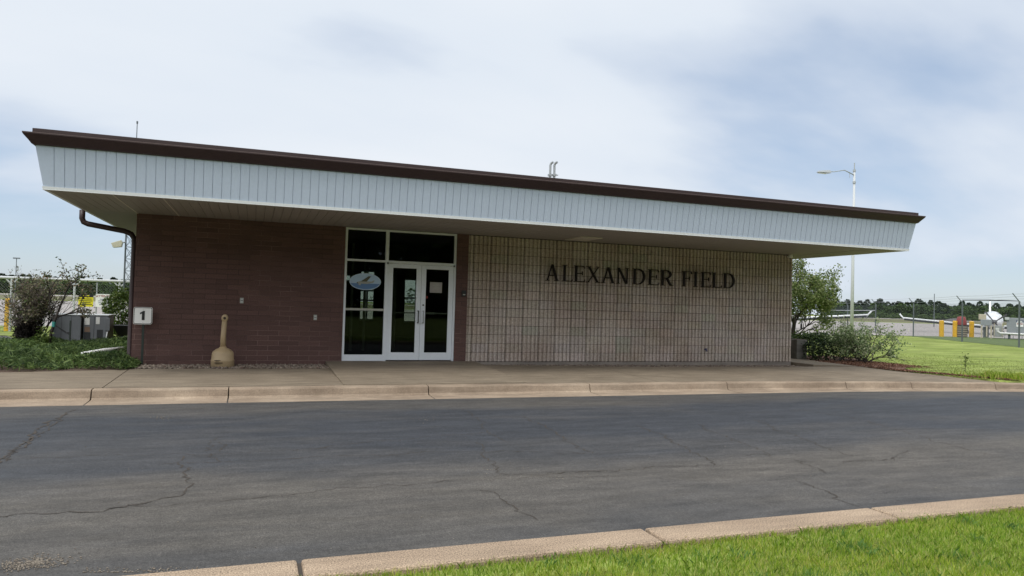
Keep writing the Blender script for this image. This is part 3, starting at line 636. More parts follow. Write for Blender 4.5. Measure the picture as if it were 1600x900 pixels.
lx = [('A', 58, 160), ('L', 183, 255), ('E', 268, 345), ('X', 356, 461), ('A', 470, 570), ('N', 581, 669), ('D', 699, 790), ('E', 813, 889), ('R', 906, 993), ('F', 1063, 1132), ('I', 1148, 1176), ('E', 1202, 1271), ('L', 1284, 1352), ('D', 1366, 1447)]
CH = .385
for ch, a, b_ in lx:
    yb_ = 438+(a-80)/4.706*.055
    xa, xb_ = at(840+a/4.706, yb_, y=-.05)[0], at(840+b_/4.706, yb_, y=-.05)[0]; zb = 1.872
    lm = MB(); W = (xb_-xa)/CH
    for q, poly in enumerate(glyph(ch, W)):
        ar = sum(poly[i][0]*poly[(i+1) % len(poly)][1]-poly[(i+1) % len(poly)][0]*poly[i][1] for i in range(len(poly)))
        if ar < 0: poly = poly[::-1]
        lm.prism([(xa+x*CH, zb+z*CH) for x, z in poly], -.062-.0005*q, -.03+.0004*q)
    lm.build('letter', M['letter'], T)

# ------------------------------------------------------------------ small things by the wall
p = at(222, 562, y=-.12)
s_ = thing('number_sign', 'white square sign with a black number 1 on a dark post', 'sign', (-3.76, -.12, -.1))
MB().box((-3.775, -.135, -.15), (-3.735, -.105, .74)).build('post', M['green'], s_)
MB().prism(rrect(-3.928, .703, -3.602, 1.032, .035), -.152, -.146).build('sign_plate', M['offw'], s_)
MB().prism(rrect(-3.921, .71, -3.609, 1.025, .03), -.1538, -.1522).build('sign_border', M['black'], s_)
MB().prism(rrect(-3.910, .721, -3.620, 1.014, .024), -.1556, -.154).build('sign_panel', M['offw'], s_)
MB().prism([(-3.782, .785), (-3.733, .785), (-3.733, .96), (-3.762, .96), (-3.815, .925), (-3.815, .893), (-3.782, .91)], -.159, -.1562).build('numeral', M['black'], s_)
for z in (.99, .738): MB().lathe([(.008, 0), (.008, .004)], (-3.765, -.157, z), 8).build('bolt', M['steel'], s_)
rc = thing('cigarette_receptacle', 'beige plastic bottle-shaped cigarette receptacle standing on the gravel', 'ash bin', (-2.31, -.42, -.09))
bx = MB().lathe([(.205, 0), (.215, .01), (.213, .12), (.218, .135), (.205, .15), (.20, .26), (.185, .30), (.13, .345), (.075, .37), (.055, .40)], (-2.31, -.42, -.09), 32)
bx.build('base', M['beige'], rc, smooth=True)
MB().tube([(-2.31, -.42, .28), (-2.315, -.42, .5), (-2.30, -.42, .84)], [.055, .05, .047], 10).build('neck', M['beige'], rc, smooth=True)
hd = MB(); hd.lathe([(.03, -.05), (.058, -.045), (.066, -.02), (.066, .02), (.058, .045), (.03, .05)], (0, 0, 0), 20); ho = hd.build('head', M['beige'], rc, smooth=True, local=True)
ho.rotation_euler = (rad(90), 0, 0); ho.location = (.01, 0, .95); ho.scale = (.95, 1.15, 1)
hh = MB().lathe([(.026, 0), (.026, .01)], (0, 0, 0), 14).build('opening', M['beiged'], rc, local=True); hh.rotation_euler = (rad(90), 0, 0); hh.location = (.01, -.046, .95)
MB().box((-2.46, -.645, .0), (-2.30, -.615, .012)).box((-2.45, -.642, .05), (-2.34, -.615, .058)).build('moulded_mark', M['beiged'], rc)

# ------------------------------------------------------------------ plants
def branchy(mb, p, d, L, r, depth, tips, spread=.6, n=3, gravity=0.):
    P = [Vector(p)]; d = Vector(d).normalized(); R = [r]
    for i in range(4):
        d = (d+Vector((random.gauss(0, .13), random.gauss(0, .13), random.gauss(0, .1)+gravity))).normalized(); P.append(P[-1]+d*L/4); R.append(r*(1-.12*(i+1)))
    mb.tube(P, R, 6 if r > .012 else 4, cap=False)
    if depth == 0: tips += [q for q in P[1:]]; return
    for k_ in range(n):
        b0 = P[random.choice((2, 3, 4))]; ax = d.orthogonal(); ax.rotate(Matrix.Rotation(random.uniform(0, 6.28), 3, d)); nd_ = (d+ax*random.uniform(.5, 1.2)*spread*1.6).normalized()
        branchy(mb, b0, nd_, L*random.uniform(.6, .85), r*.58, depth-1, tips, spread, n, gravity)
def cloud(tips, per, sg):
    T_ = np.array([tuple(t) for t in tips]); i = rng.integers(0, len(T_), per); return T_[i]+rng.normal(size=(per, 3))*sg

# clipped juniper bed: thousands of sprays
def inbed(n):
    out = []
    while len(out) < n:
        x = -3.78-abs(rng.uniform(0, 1))**1.35*8.5; y = rng.uniform(-1.25, 5.2)
        fy = -.86-.3*min(1, max(0, (-3.9-x)/1.6))+.1*math.sin(x*5)+.06*math.sin(x*13)
        if y < fy or (x > -4.15 and y > .0): continue
        ed = min(1, (y-fy)/.5); re = min(1, (-3.72-x)/.35)
        h = (.13+.17*ed)*(.45+.55*re)*(.75+.3*math.sin(x*3.1+y*2)*math.cos(y*2.7-x))
        out.append((x, y, -.1+h*rng.uniform(.25, 1.)**.6))
    return np.array(out)
P = inbed(62000); dirs = np.stack([rng.normal(size=len(P))*.8, rng.normal(size=len(P))*.8-.35, rng.uniform(.1, .9, len(P))], 1)
jn = npmesh('juniper_ground_cover', leaves(P, .13, .13, .6, dirs), 4, M['jun']); jn['kind'] = 'stuff'
P = inbed(2500); P[:, 2] = -.1+(P[:, 2]+.1)*.35; P = P[P[:, 1] < -.3]
jb = npmesh('withered_juniper_twigs', leaves(P, .1, .18, .3), 4, M['brownl']); jb['kind'] = 'stuff'
MB().slab([(-14, -1.25), (-5.6, -1.25), (-3.72, -.87), (-3.72, -.2), (-3.99, .0), (-3.99, 5.4), (-14, 5.4)], -.4, -.084).build('planting_bed', M['dirt']); struct(bpy.data.objects['planting_bed'])
# big dark twiggy shrub at the left
ds = thing('withered_shrub', 'tall dark brown half-bare shrub with dense grey twigs beside the grey condensers', 'shrub', (-7.0, 5, -.1))
tb = MB(); tips = []
for i in range(22):
    a = random.uniform(0, 6.28); q = random.uniform(.02, .22); branchy(tb, (-6.86+q*math.cos(a), 5+q*math.sin(a), -.1), (math.cos(a)*.11, math.sin(a)*.2, 1), random.uniform(.7, .95), .016, 2, tips, .38, 3)
tips = [t for t in tips if t.z < 1.95 and -7.16 < t.x < -6.5]
tb.build('stems', M['barkd'], ds)
P = cloud(tips, 5000, .07); P = P[(P[:, 2] < 1.9) & (P[:, 0] > -7.2) & (P[:, 0] < -6.48)]
npmesh('twigs', leaves(P, .16, .05, .1), 4, M['twig'], ds)
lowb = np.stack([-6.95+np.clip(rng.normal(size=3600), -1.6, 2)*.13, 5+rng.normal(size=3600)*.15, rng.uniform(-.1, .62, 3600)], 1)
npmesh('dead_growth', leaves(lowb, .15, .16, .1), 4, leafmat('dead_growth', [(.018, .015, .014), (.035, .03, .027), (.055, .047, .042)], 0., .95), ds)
P = cloud([t for t in tips if t.z > .6], 4200, .07); npmesh('leaves', leaves(P, .055, .6, .3), 4, M['brownl'], ds)
# small staked tree leaning right, in front of it
st = thing('staked_sapling', 'small crooked sapling tied with a strap and stake in front of the condensers', 'tree', (-6.2, 4, -.1))
tb = MB(); tips = []
tb.tube([(-6.25, 4, -.1), (-6.22, 4, .3), (-6.15, 4, .62), (-6.1, 4, .8)], [.035, .032, .03, .028], 8)
branchy(tb, (-6.1, 4, .8), (.25, 0, 1), .7, .024, 2, tips, .5, 3); branchy(tb, (-6.13, 4, .68), (.8, -.1, .45), .5, .022, 2, tips, .35, 3, .05); branchy(tb, (-6.15, 4, .6), (-.3, .1, 1), .7, .02, 2, tips, .4, 3)
tb.build('trunk', M['barkd'], st, smooth=True)
npmesh('leaves', leaves(cloud(tips, 700, .05), .06, .6, .3), 4, M['brownl'], st)
npmesh('fresh_leaves', leaves(np.array([-6.35, 3.9, .15])+rng.normal(size=(220, 3))*np.array([.09, .08, .12]), .07, .65, .5), 4, M['bush'], st)
MB().box((-5.83, 3.9, -.1), (-5.80, 3.93, .62)).build('stake', M['green'], st)
MB().tube([(-6.13, 3.95, .50), (-6.0, 3.93, .40), (-5.9, 3.92, .33), (-5.82, 3.9, .34)], .014, 6).tube([(-6.13, 3.95, .50), (-5.95, 3.98, .37), (-5.82, 3.93, .28)], .011, 6).build('strap', M['black'], st)
MB().lathe([(.04, 0), (.042, .06), (.04, .12)], (-6.17, 4, .46), 10).build('tree_tie', plain('teal_tie', (.04, .25, .22), .6), st)
# round bush behind the condensers
gb = thing('round_bush', 'bright green round bush behind the condensers beside the lattice tower', 'shrub', (-5.78, 10.2, -.1))
th = rng.uniform(0, 6.28, 4200); ph = np.arccos(rng.uniform(-1, 1, 4200)); rr = rng.uniform(.35, 1, 4200)**.4
lump = 1+.16*np.sin(th*3)*np.sin(ph*4)
P = np.stack([-5.75+.52*rr*lump*np.sin(ph)*np.cos(th), 10.3+.5*rr*lump*np.sin(ph)*np.sin(th), .68+.80*rr*lump*np.cos(ph)], 1)
npmesh('leaves', leaves(P, .085, .6, .4), 4, M['bush'], gb)
tb = MB(); tips = []
for i in range(6): branchy(tb, (-5.75+random.gauss(0, .06), 10.3+random.gauss(0, .06), -.1), (random.gauss(0, .3), random.gauss(0, .3), 1), .5, .02, 1, tips)
tb.build('stems', M['bark'], gb)
# hedge, variegated shrub and tree at the right end
hg = thing('yew_hedge', 'dark green clipped yew hedge with lighter tips beyond the wall end', 'hedge', (14.6, 1.9, -.1))
n = 11000; x = rng.uniform(13.55, 15.75, n); y = rng.uniform(1.1, 2.9, n); top = .62+.07*np.sin(x*4)+.05*np.cos(y*5+x*2)-.16*np.clip((x-15.1)/.6, 0, 1)-.1*np.clip((13.9-x)/.3, 0, 1)
zf = rng.uniform(0, 1, n); keep = (zf > .72) | (y < 1.35+.08*np.sin(x*6)) | (rng.uniform(size=n) < .25)
P = np.stack([x, y, -.1+(top+.1)*zf**.8], 1)[keep]
npmesh('foliage', leaves(P, .085, .42, .4), 4, M['yew'], hg)
tp = P[P[:, 2] > .44]; tp = tp[rng.uniform(size=len(tp)) < .5]+np.array([0, 0, .03]); npmesh('young_tips', leaves(tp, .06, .5, .6), 4, M['yewtip'], hg)
tb = MB()
for i in range(7): tb.tube([(13.8+i*.28, 2, -.1), (13.8+i*.28+random.gauss(0, .05), 2, .4)], [.02, .01], 5)
tb.build('stems', M['barkd'], hg)
vs_ = thing('variegated_shrub', 'loose spreading shrub with cream-edged leaves and low bare stems at the lawn edge', 'shrub', (14.9, .55, -.1))
tb = MB(); tips = []
for i in range(15):
    a = random.uniform(0, 6.28); lean = random.uniform(.15, 1.15); branchy(tb, (14.85+random.gauss(0, .13), .6+random.gauss(0, .13), -.1), (math.cos(a)*lean+.12, math.sin(a)*lean, 1), random.uniform(.5, .72), .014, 2, tips, .42, 3)
for dx in (.9, 1.3, -.9): branchy(tb, (14.95, .55, -.1), (dx, -.15, .42), .62, .015, 2, tips, .4, 3)
tb.build('stems', M['barkd'], vs_)
tips = [t for t in tips if t.z > .12 and t.z < 1.25]; npmesh('leaves', leaves(cloud(tips, 5600, .055), .062, .6, .4), 4, M['varieg'], vs_)
rt = thing('leafy_tree', 'light green airy tree standing behind the wall end and hedge', 'tree', (17.35, 6.2, -.1))
tb = MB(); tips = []
tb.tube([(17.3, 6.2, -.1), (17.32, 6.2, .5), (17.4, 6.2, 1.1)], [.085, .075, .065], 10)
for a, b_ in ((0, .3), (.6, .9), (1.7, .5), (2.8, .8), (3.9, .7), (5.2, .9), (5.9, .45)): branchy(tb, (17.38, 6.2, random.uniform(.55, 1.1)), (math.cos(a)*b_, math.sin(a)*b_, 1), random.uniform(.95, 1.15), .034, 3, tips, .5, 3)
branchy(tb, (17.35, 6.2, .35), (1, -.2, .75), .9, .03, 2, tips, .5, 3); branchy(tb, (17.35, 6.2, .5), (1, .1, .45), 1.0, .028, 2, tips, .5, 3); branchy(tb, (17.35, 6.2, .45), (.7, -.6, .4), .9, .026, 2, tips, .5, 3)
tb.build('trunk', M['barkd'], rt, smooth=True)
tips = [t for t in tips if t.z > .5 and t.z < 3.45 and t.x < 19.75]; npmesh('crown', leaves(cloud(tips, 13500, .1), .088, .62, .4), 4, M['leafy'], rt)
wd_ = thing('young_weed', 'thin self-sown sapling growing at the edge of the far lawn', 'plant', tuple(at(1508, 585, z=-.1)))
q = at(1508, 583, z=-.1); tb = MB().tube([q, (q[0], q[1], q[2]+.2), (q[0]+.02, q[1], q[2]+.48)], [.008, .006, .003], 5); tb.build('stem', M['barkd'], wd_)
npmesh('leaves', leaves(np.array(q)+np.array([.01, 0, .32])+rng.normal(size=(60, 3))*np.array([.06, .06, .12]), .06, .6, .4), 4, M['leafy'], wd_)
# mulch along the walk, planter block
mu = MB(); mx = [(13.36, .9), (13.42, -.3), (13.40, -1.4), (13.49, -1.95), (13.98, -3.1), (14.2, -4.1)]; ou = [(15.8, 1.1), (15.6, -.6), (14.3, -1.3), (14.0, -2.0), (14.3, -3.1), (14.55, -4.2)]
mu.add([(x, y, -.082) for x, y in mx]+[(x, y, -.086) for x, y in ou], [(i, i+6, i+7, i+1) for i in range(5)])
mu.add([(13.52, 3.2, -.083), (13.36, .9, -.083), (15.8, 1.1, -.086), (16.4, 3.2, -.086)], [(0, 1, 2, 3)])
struct(mu.build('mulch_bed', M['mulch']))
P = np.array([[random.uniform(13.4, 15.5), random.uniform(-1.2, 1.0), -.07] for _ in range(1800)]+[[13.42+random.gauss(.1, .1)-(y+1.6)*.3*(y < -1.6), y, -.07] for y in np.linspace(-4.1, -1, 900)])
mc = npmesh('mulch_chips', leaves(P, .05, .5, .2), 4, leafmat('bark_chip', [(.08, .04, .03), (.16, .08, .05), (.24, .14, .09)], 0., .9)); mc['kind'] = 'stuff'
pb_ = thing('concrete_planter', 'weathered grey concrete block standing between wall end and hedge', 'planter', (13.62, 1.85, -.1))
MB().box((13.42, 1.62, -.1), (13.80, 2.1, .50)).build('block', M['block'], pb_, bevel=.012)
MB().box((13.45, 1.65, .501), (13.77, 2.07, .51)).build('soil', M['dirt'], pb_)

# lawns
def pts(n, x0, x1, y0, y1, z): return np.stack([rng.uniform(x0, x1, n), rng.uniform(y0, y1, n), np.full(n, z)], 1)
P = pts(210000, -2.6, 8.5, -13.9, -11.40, -.235); P = P[P[:, 1] < -11.42+.035*np.sin(P[:, 0]*7)+.03*np.sin(P[:, 0]*17+1)+.03*rng.normal(size=len(P))]
gn = npmesh('lawn_grass', blades(P, .040, .0042, .8), 5, M['g_near']); gn['kind'] = 'stuff'
c_ = pts(130, -2, 7, -13.5, -11.42, -.235); ci = rng.integers(0, len(c_), 5200); P = c_[ci]+rng.normal(size=(5200, 3))*np.array([.05, .05, 0])
gt = npmesh('lawn_weeds', blades(P, .048, .007, 1.), 5, M['g_tuft']); gt['kind'] = 'stuff'
P = pts(60000, 13.4, 24, -7, 12, -.1)
keep = (P[:, 0] > 13.9+np.clip((P[:, 1]+1.5)*.9, -.4, 1.9)) & (P[:, 1] > -3.3-.0165*np.maximum(0, P[:, 0]-7)**2+.12) & (P[:, 0] < 24) & (rng.uniform(size=len(P)) < np.clip((23.5-np.hypot(P[:, 0]-13.5, .6*(P[:, 1]+2))*1.0-13.5)/9, 0, 1))
P = P[keep]; gl_ = npmesh('lawn_grass', blades(P, .022, .014, 1.2), 5, M['g_lawn']); gl_['kind'] = 'stuff'
P = pts(9000, 13.9, 16.6, -5.3, -1.2, -.1); P = P[(P[:, 0] > 14.05+.12*rng.normal(size=len(P))) & (P[:, 1] > np.array([yc(x)+.22 for x in P[:, 0]])) & (P[:, 1] < np.array([yc(x)+1.15+.25*math.sin(x*6) for x in P[:, 0]]))]
ge = npmesh('edge_grass', blades(P, .15, .014, .8), 5, M['g_near']); ge['kind'] = 'stuff'

# ------------------------------------------------------------------ left yard
def condenser(x0, x1, y0, y1, h, label, first):
    t = thing('condenser_unit', label, 'air conditioner', ((x0+x1)/2, (y0+y1)/2, -.1), 'air conditioning condensers in the planting bed')
    MB().box((x0, y0, -.08), (x1, y1, h-.03)).build('casing', M['acg'], t, bevel=.012)
    MB().box((x0-.012, y0-.012, h-.028), (x1+.012, y1+.012, h)).build('lid', M['acl'], t, bevel=.01)
    MB().box((x0-.1, y0-.1, -.12), (x1+.1, y1+.1, -.08)).build('pad', M['block'], t)
    if first:
        MB().box((x0-.004, y0+.03, -.05), (x0-.001, y0+.5, h-.06)).build('end_panel', M['acl'], t)
        s = MB()
        for k_ in (.33, .66): s.box((x0+(x1-x0)*k_-.003, y0-.003, -.05), (x0+(x1-x0)*k_+.003, y0, h-.05))
        s.build('panel_seam', M['acd'], t)
    else:
        w = x1-x0
        MB().box((x0+.02, y0-.004, -.06), (x0+.30*w, y0-.001, .29)).box((x0+.55*w, y0-.004, -.06), (x0+.8*w, y0-.001, .36)).build('grille', M['acd'], t)
        for a, z0, z1, ww in ((.04, .48, .66, .21), (.50, .50, .68, .15)): 
            MB().box((x0+a*w, y0-.007, z0), (x0+(a+ww)*w, y0-.004, z1)).build('sticker', M['label'], t)
        MB().box((x0+.05*w, y0-.0065, .30), (x0+.27*w, y0-.004, .43)).build('rating_plate', M['lab2'], t)
        MB().box((x0+.42*w, y0-.003, -.06), (x0+.44*w, y0, h-.06)).build('panel_seam', M['acd'], t)
        MB().box((x1-.06, y0-.09, .34), (x1+.05, y0-.01, .66)).build('disconnect_box', M['acg'], t, bevel=.006)
        MB().tube([(x1, y0-.06, .34), (x1-.02, y0-.07, .15), (x1-.1, y0-.08, .03), (x1-.22, y0-.06, -.02), (x1-.34, y0-.02, .0)], .016, 8).build('conduit', M['acl'], t, smooth=True)
condenser(-6.43, -5.80, 4.95, 5.8, .74, 'wide grey condenser unit with plain side panels behind the sapling', True)
condenser(-5.77, -5.22, 5.05, 5.8, .74, 'grey condenser unit with white stickers and dark grilles nearest the wall', False)
wb = thing('wheelbarrow', 'dark tub wheelbarrow parked against the corner of the brown wall', 'wheelbarrow', (-5.0, 6.3, -.1))
b = MB(); b.add([(-5.3, 6.0, .44), (-4.55, 6.0, .44), (-4.55, 6.6, .44), (-5.3, 6.6, .44), (-5.12, 6.1, .14), (-4.7, 6.1, .14), (-4.7, 6.5, .14), (-5.12, 6.5, .14)], [(0, 1, 5, 4), (1, 2, 6, 5), (2, 3, 7, 6), (3, 0, 4, 7), (4, 5, 6, 7)])
b.add([(-5.28, 6.02, .43), (-4.57, 6.02, .43), (-4.57, 6.58, .43), (-5.28, 6.58, .43)], [(0, 1, 2, 3)]); b.build('tub', M['black'], wb)
MB().tube([(-5.1, 6.1, .12), (-4.3, 6.12, .3)], .015, 6).tube([(-5.1, 6.5, .12), (-4.3, 6.48, .3)], .015, 6).tube([(-4.75, 6.1, .15), (-4.7, 6.1, -.1)], .013, 6).tube([(-4.75, 6.5, .15), (-4.7, 6.5, -.1)], .013, 6).build('frame', M['dsteel'], wb)
wl = MB().lathe([(.1, -.03), (.14, -.025), (.15, 0), (.14, .025), (.1, .03)], (0, 0, 0), 18).build('wheel', M['rubber'], wb, local=True); wl.rotation_euler = (rad(90), 0, 0); wl.location = (-.05, 0, .15)
p0, p1 = at(128, 553, z=.12), at(192, 545, z=.16)
tag(MB().tube([p0, (p0+p1)/2+np.array([0, 0, .01]), p1], [.035, .045, .045], 10).build('white_pipe', M['white'], smooth=True), 'white plastic drain pipe lying on top of the juniper', 'pipe')
# bollards
def bollard(x, y, label, h, r, grp):
    t = thing('bollard', label, 'bollard', (x, y, ZG), grp)
    MB().lathe([(r, 0), (r, h-.05), (r*.9, h-.02), (r*.5, h)], (x, y, ZG), 18).build('post', M['yellow'], t, smooth=False)
    MB().lathe([(r+.006, 0), (r+.006, .03)], (x, y, ZG+h*.78), 18).build('band', plain('bollard_band', (.62, .33, .01), .6), t)
    return t
p = at(11.5, 517, z=-.1); bollard(p[0], p[1], 'yellow bollard beside the withered shrub and the service drive', 1.12, .105, 'yellow bollards')
for (u, v), lb in zip(((1471, 526), (1492, 526.5), (1518, 527)), ('yellow bollard standing alone left of the slatted bin', 'yellow bollard touching the left side of the slatted bin', 'yellow bollard between the slatted bin and the fuel cabinet')):
    p = at(u, v, z=-.1); bollard(p[0], p[1], lb, 1.2, .16, 'yellow bollards')
# left gate: pipe top rail on braced posts, mesh and signs
lf = thing('chain_link_gate', 'long galvanised gate with pipe top rail and chain-link mesh at the left', 'gate', (-8, 13.4, -.1))
def LG(x, z): return (x, 13.4-.0*(x+8), z)
MB().tube([LG(-24, 1.72), LG(-4.4, 1.74)], .048, 8).build('top_rail', M['acl'], lf)
for x in (-14.2, -11.9, -9.6, -7.72, -6.32):
    MB().tube([LG(x, -.1), LG(x, 1.70)], .038, 8).tube([LG(x, 1.5), LG(x-.16, 1.68)], .025, 6).tube([LG(x, 1.5), LG(x+.16, 1.68)], .025, 6).build('post', M['acl'], lf)
for x in (-10.6, -8.6, -7.03): MB().tube([LG(x, -.1), LG(x, 1.66)], .022, 6).build('mesh_post', M['steel'], lf)
def link_mesh(segs, h, sp, r, name, m, parent):
    V = []
    for A, B in segs:
        A, B = Vector(A), Vector(B); Ln = (B-A).length; d = (B-A)/Ln; nn = Vector((-d.y, d.x, 0)); k_ = int((Ln+h)/sp)
        for i in range(k_):
            for sg in (1, -1):
                s0 = i*sp-h; a, b_ = s0, s0+h; za, zb = 0, h
                if a < 0: za = -a; a = 0
                if b_ > Ln: zb = h-(b_-Ln); b_ = Ln
                if zb-za < .02: continue
                if sg < 0: a, b_ = Ln-a, Ln-b_
                p = A+d*a+Vector((0, 0, za)); q = A+d*b_+Vector((0, 0, zb)); t_ = (q-p).normalized(); w_ = t_.cross(nn)*r
                V += [p-w_, p+w_, q+w_, q-w_]; V += [p-nn*r, p+nn*r, q+nn*r, q-nn*r]
    return npmesh(name, np.array([tuple(v) for v in V]), 4, m, parent)
link_mesh([((-20, 13.41, -.05), (-4.4, 13.41, -.05))], 1.7, .09, .0016, 'chain_link', M['steel'], lf)
def textmesh(s, size, x, y, z, m, parent, name, bold=0.):
    cu = bpy.data.curves.new(name, 'FONT'); cu.body = s; cu.size = size; cu.align_x = 'CENTER'; cu.extrude = .0008; cu.offset = bold
    o = bpy.data.objects.new(name, cu); C.objects.link(o); o.rotation_euler = (rad(90), 0, 0); bpy.context.view_layer.update()
    me = bpy.data.meshes.new_from_object(o.evaluated_get(bpy.context.evaluated_depsgraph_get())); bpy.data.objects.remove(o)
    me.materials.clear(); me.materials.append(m); n_ = bpy.data.objects.new(name, me); C.objects.link(n_); n_.rotation_euler = (rad(90), 0, 0)
    n_.parent = parent; n_.location = Vector((x, y, z))-parent_loc(parent); return n_
def board(name, label, x0, x1, z0, z1, m): 
    t = thing(name, label, 'sign', ((x0+x1)/2, 13.3, z0)); MB().box((x0, 13.30, z0), (x1, 13.312, z1)).build('panel', m, t, bevel=.003); return t
t = board('warning_sign', 'yellow warning sign with a black header hung on the gate mesh', -7.57, -7.11, .80, 1.24, M['yellow2'])
MB().box((-7.57, 13.296, 1.14), (-7.11, 13.2995, 1.24)).build('header', M['black'], t)
b = MB(); 
for q, ww in enumerate((.36, .4, .3, .38)): b.box((-7.34-ww/2, 13.297, 1.06-.065*q), (-7.34+ww/2, 13.2995, 1.085-.065*q))
b.build('print', M['black'], t); MB().box((-7.44, 13.2935, 1.175), (-7.24, 13.2955, 1.205)).build('header_print', M['yellow2'], t)
t = board('attention_sign', 'white notice with a red heading hung on the gate mesh', -7.04, -6.44, .80, 1.26, M['offw'])
textmesh('ATTENTION', .105, -6.74, 13.297, 1.15, M['red'], t, 'heading', .002)
b = MB()
for q, ww in enumerate((.34, .44, .42, .36)): b.box((-6.74-ww/2, 13.297, 1.07-.065*q), (-6.74+ww/2, 13.2995, 1.09-.065*q))
b.build('print', M['navy'], t)
# lattice tower with a floodlight
lt = thing('lattice_tower', 'slim triangular steel lattice tower behind the left eave', 'tower', (-5.9, 12.6, -.1))
bx, by = at(190.5, 520, y=12.6)[0], 12.6
legs = [(bx, by), (bx+.34, by+.02), (bx+.17, by+.3)]; TT = 5.9
b = MB()
for x, y in legs: b.tube([(x, y, -.1), (x, y, TT)], .028, 6)
for i in range(14):
    z = i*.42
    for k_ in range(3):
        A, B = legs[k_], legs[(k_+1) % 3]; b.tube([(*A, z), (*B, z)], .009, 4); b.tube([(*A, z), (*B, z+.42)], .008, 4); b.tube([(*B, z), (*A, z+.42)], .008, 4)
b.build('frame', M['dsteel'], lt)
MB().box((bx-.06, by-.08, .6), (bx+.04, by-.03, .82)).build('junction_box', M['acl'], lt)
fl = thing('floodlight', 'cream floodlight head clamped to the lattice tower', 'floodlight', (bx-.1, by-.1, 2.9))
px = [(174.5, 380), (177.5, 387), (190.5, 386), (192, 379.5), (190, 375.5), (188.5, 376)]
pp = [at(u, v, y=by-.12) for u, v in px]; MB().prism([(q[0], q[2]) for q in pp], by-.26, by-.04).build('housing', M['flood'], fl, bevel=.01)
q = at(191, 379, y=by-.1); MB().tube([(q[0]-.02, by-.12, q[2]), (bx, by-.02, q[2]+.02)], .025, 6).build('bracket', M['steel'], fl)
q = at(26, 403, D=125)
pl_ = thing('apron_light_pole', 'distant thin light pole on the airfield at the left', 'light pole', (q[0], q[1], -.1))
MB().tube([(q[0], q[1], -.1), (q[0], q[1], q[2])], [.09, .06], 8).build('pole', M['dsteel'], pl_); MB().box((q[0]-.5, q[1]-.2, q[2]-.15), (q[0]+.5, q[1]+.2, q[2]+.05)).build('lamp_head', M['dsteel'], pl_)

# ------------------------------------------------------------------ right side: fence, lamp, equipment, aircraft
FP = [(28.5, -2.0), (31.2, 3.2), (34.42, 9.55), (37.75, 15.18), (42.17, 22.28), (44.6, 27.8), (48.2, 34.2), (52, 41)]
fe = thing('security_fence', 'tall chain-link fence with angled barbed-wire arms along the lawn', 'fence', (38, 15, -.1))
FH = 2.22
for i, (x, y) in enumerate(FP):
    d = Vector((FP[min(i+1, 7)][0]-FP[max(0, i-1)][0], FP[min(i+1, 7)][1]-FP[max(0, i-1)][1], 0)).normalized(); nn = Vector((-d.y, d.x, 0))*1.0
    MB().tube([(x, y, -.1), (x, y, FH)], .042, 8).tube([(x, y, FH-.02), (x+nn.x*.32, y+nn.y*.32, FH+.40)], .026, 6).build('post', M['dsteel'], fe)
segs = [((*a, -.06), (*b_, -.06)) for a, b_ in zip(FP[:-1], FP[1:])]
link_mesh(segs, FH+.02, .13, .0028, 'chain_link', M['dsteel'], fe)
b = MB()
for k_ in range(3):
    for i in range(7):
        A, B = Vector((*FP[i], 0)), Vector((*FP[i+1], 0)); d = (B-A).normalized(); nn = Vector((-d.y, d.x, 0)); o_ = nn*(.1+.1*k_)+Vector((0, 0, FH+.12+.12*k_)); b.tube([A+o_, (A+B)/2+o_-Vector((0, 0, .03)), B+o_], .007, 4)
b.build('barbed_wire', M['steel'], fe)
b = MB()
for i in (5, 6): b.tube([(*FP[i], 1.72), (*FP[i+1], 1.72)], .035, 6)
b.build('mid_rail', M['steel'], fe)
lp = at(1331, 505, y=20.); X, Y = lp[0], 20.
sl = thing('street_lamp', 'tall pale street lamp with one curved arm rising behind the right roof end', 'street lamp', (X, Y, -.1))
tz = at(1331, 266, y=20)[2]
MB().tube([(X, Y, -.1), (X, Y, 4), (X, Y, tz)], [.115, .095, .065], 12).build('pole', M['acl'], sl, smooth=True)
e0 = at(1296, 268.3, y=20.); MB().tube([(X, Y, tz-.3), ((X+e0[0])/2+.2, Y, tz-.05), (e0[0]+.3, Y, e0[2]+.02), (e0[0]-.1, Y, e0[2]+.03)], [.035, .03, .025, .025], 8).build('arm', M['steel'], sl, smooth=True)
h0 = at(1277, 269, y=20.)
MB().add([(h0[0], Y-.12, h0[2]), (h0[0], Y+.12, h0[2]), (e0[0]+.05, Y+.15, e0[2]-.1), (e0[0]+.05, Y-.15, e0[2]-.1), (h0[0]+.1, Y-.06, h0[2]+.1), (h0[0]+.1, Y+.06, h0[2]+.1), (e0[0], Y+.08, e0[2]+.1), (e0[0], Y-.08, e0[2]+.1)],
         [(0, 1, 2, 3), (4, 7, 6, 5), (0, 4, 5, 1), (1, 5, 6, 2), (2, 6, 7, 3), (3, 7, 4, 0)]).build('lamp_head', M['steel'], sl, bevel=.02)
MB().box((h0[0]+.08, Y-.09, h0[2]-.05), (e0[0]-.25, Y+.09, h0[2]-.02)).build('lens', M['lens'], sl)
MB().tube([(X, Y, tz), (X, Y, at(1331, 254, y=20)[2])], [.03, .03], 8).build('antenna', M['steel'], sl)
MB().lathe([(.09, 0), (.09, .14)], (X, Y, tz-.08), 10).build('clamp', M['steel'], sl); MB().lathe([(.095, 0), (.095, .15)], (X, Y, tz-.85), 10).build('clamp', M['steel'], sl); MB().tube([(X-.38, Y, tz-.2), (X-.38, Y, tz-.5)], .015, 5).build('hanger', M['steel'], sl)
q = at(1460, 459, D=110); tag(MB().tube([(q[0], q[1], -.1), (q[0], q[1], q[2])], [.08, .05], 6).build('wind_mast', M['dsteel']), 'thin bare mast standing out on the airfield beyond the fence', 'mast')
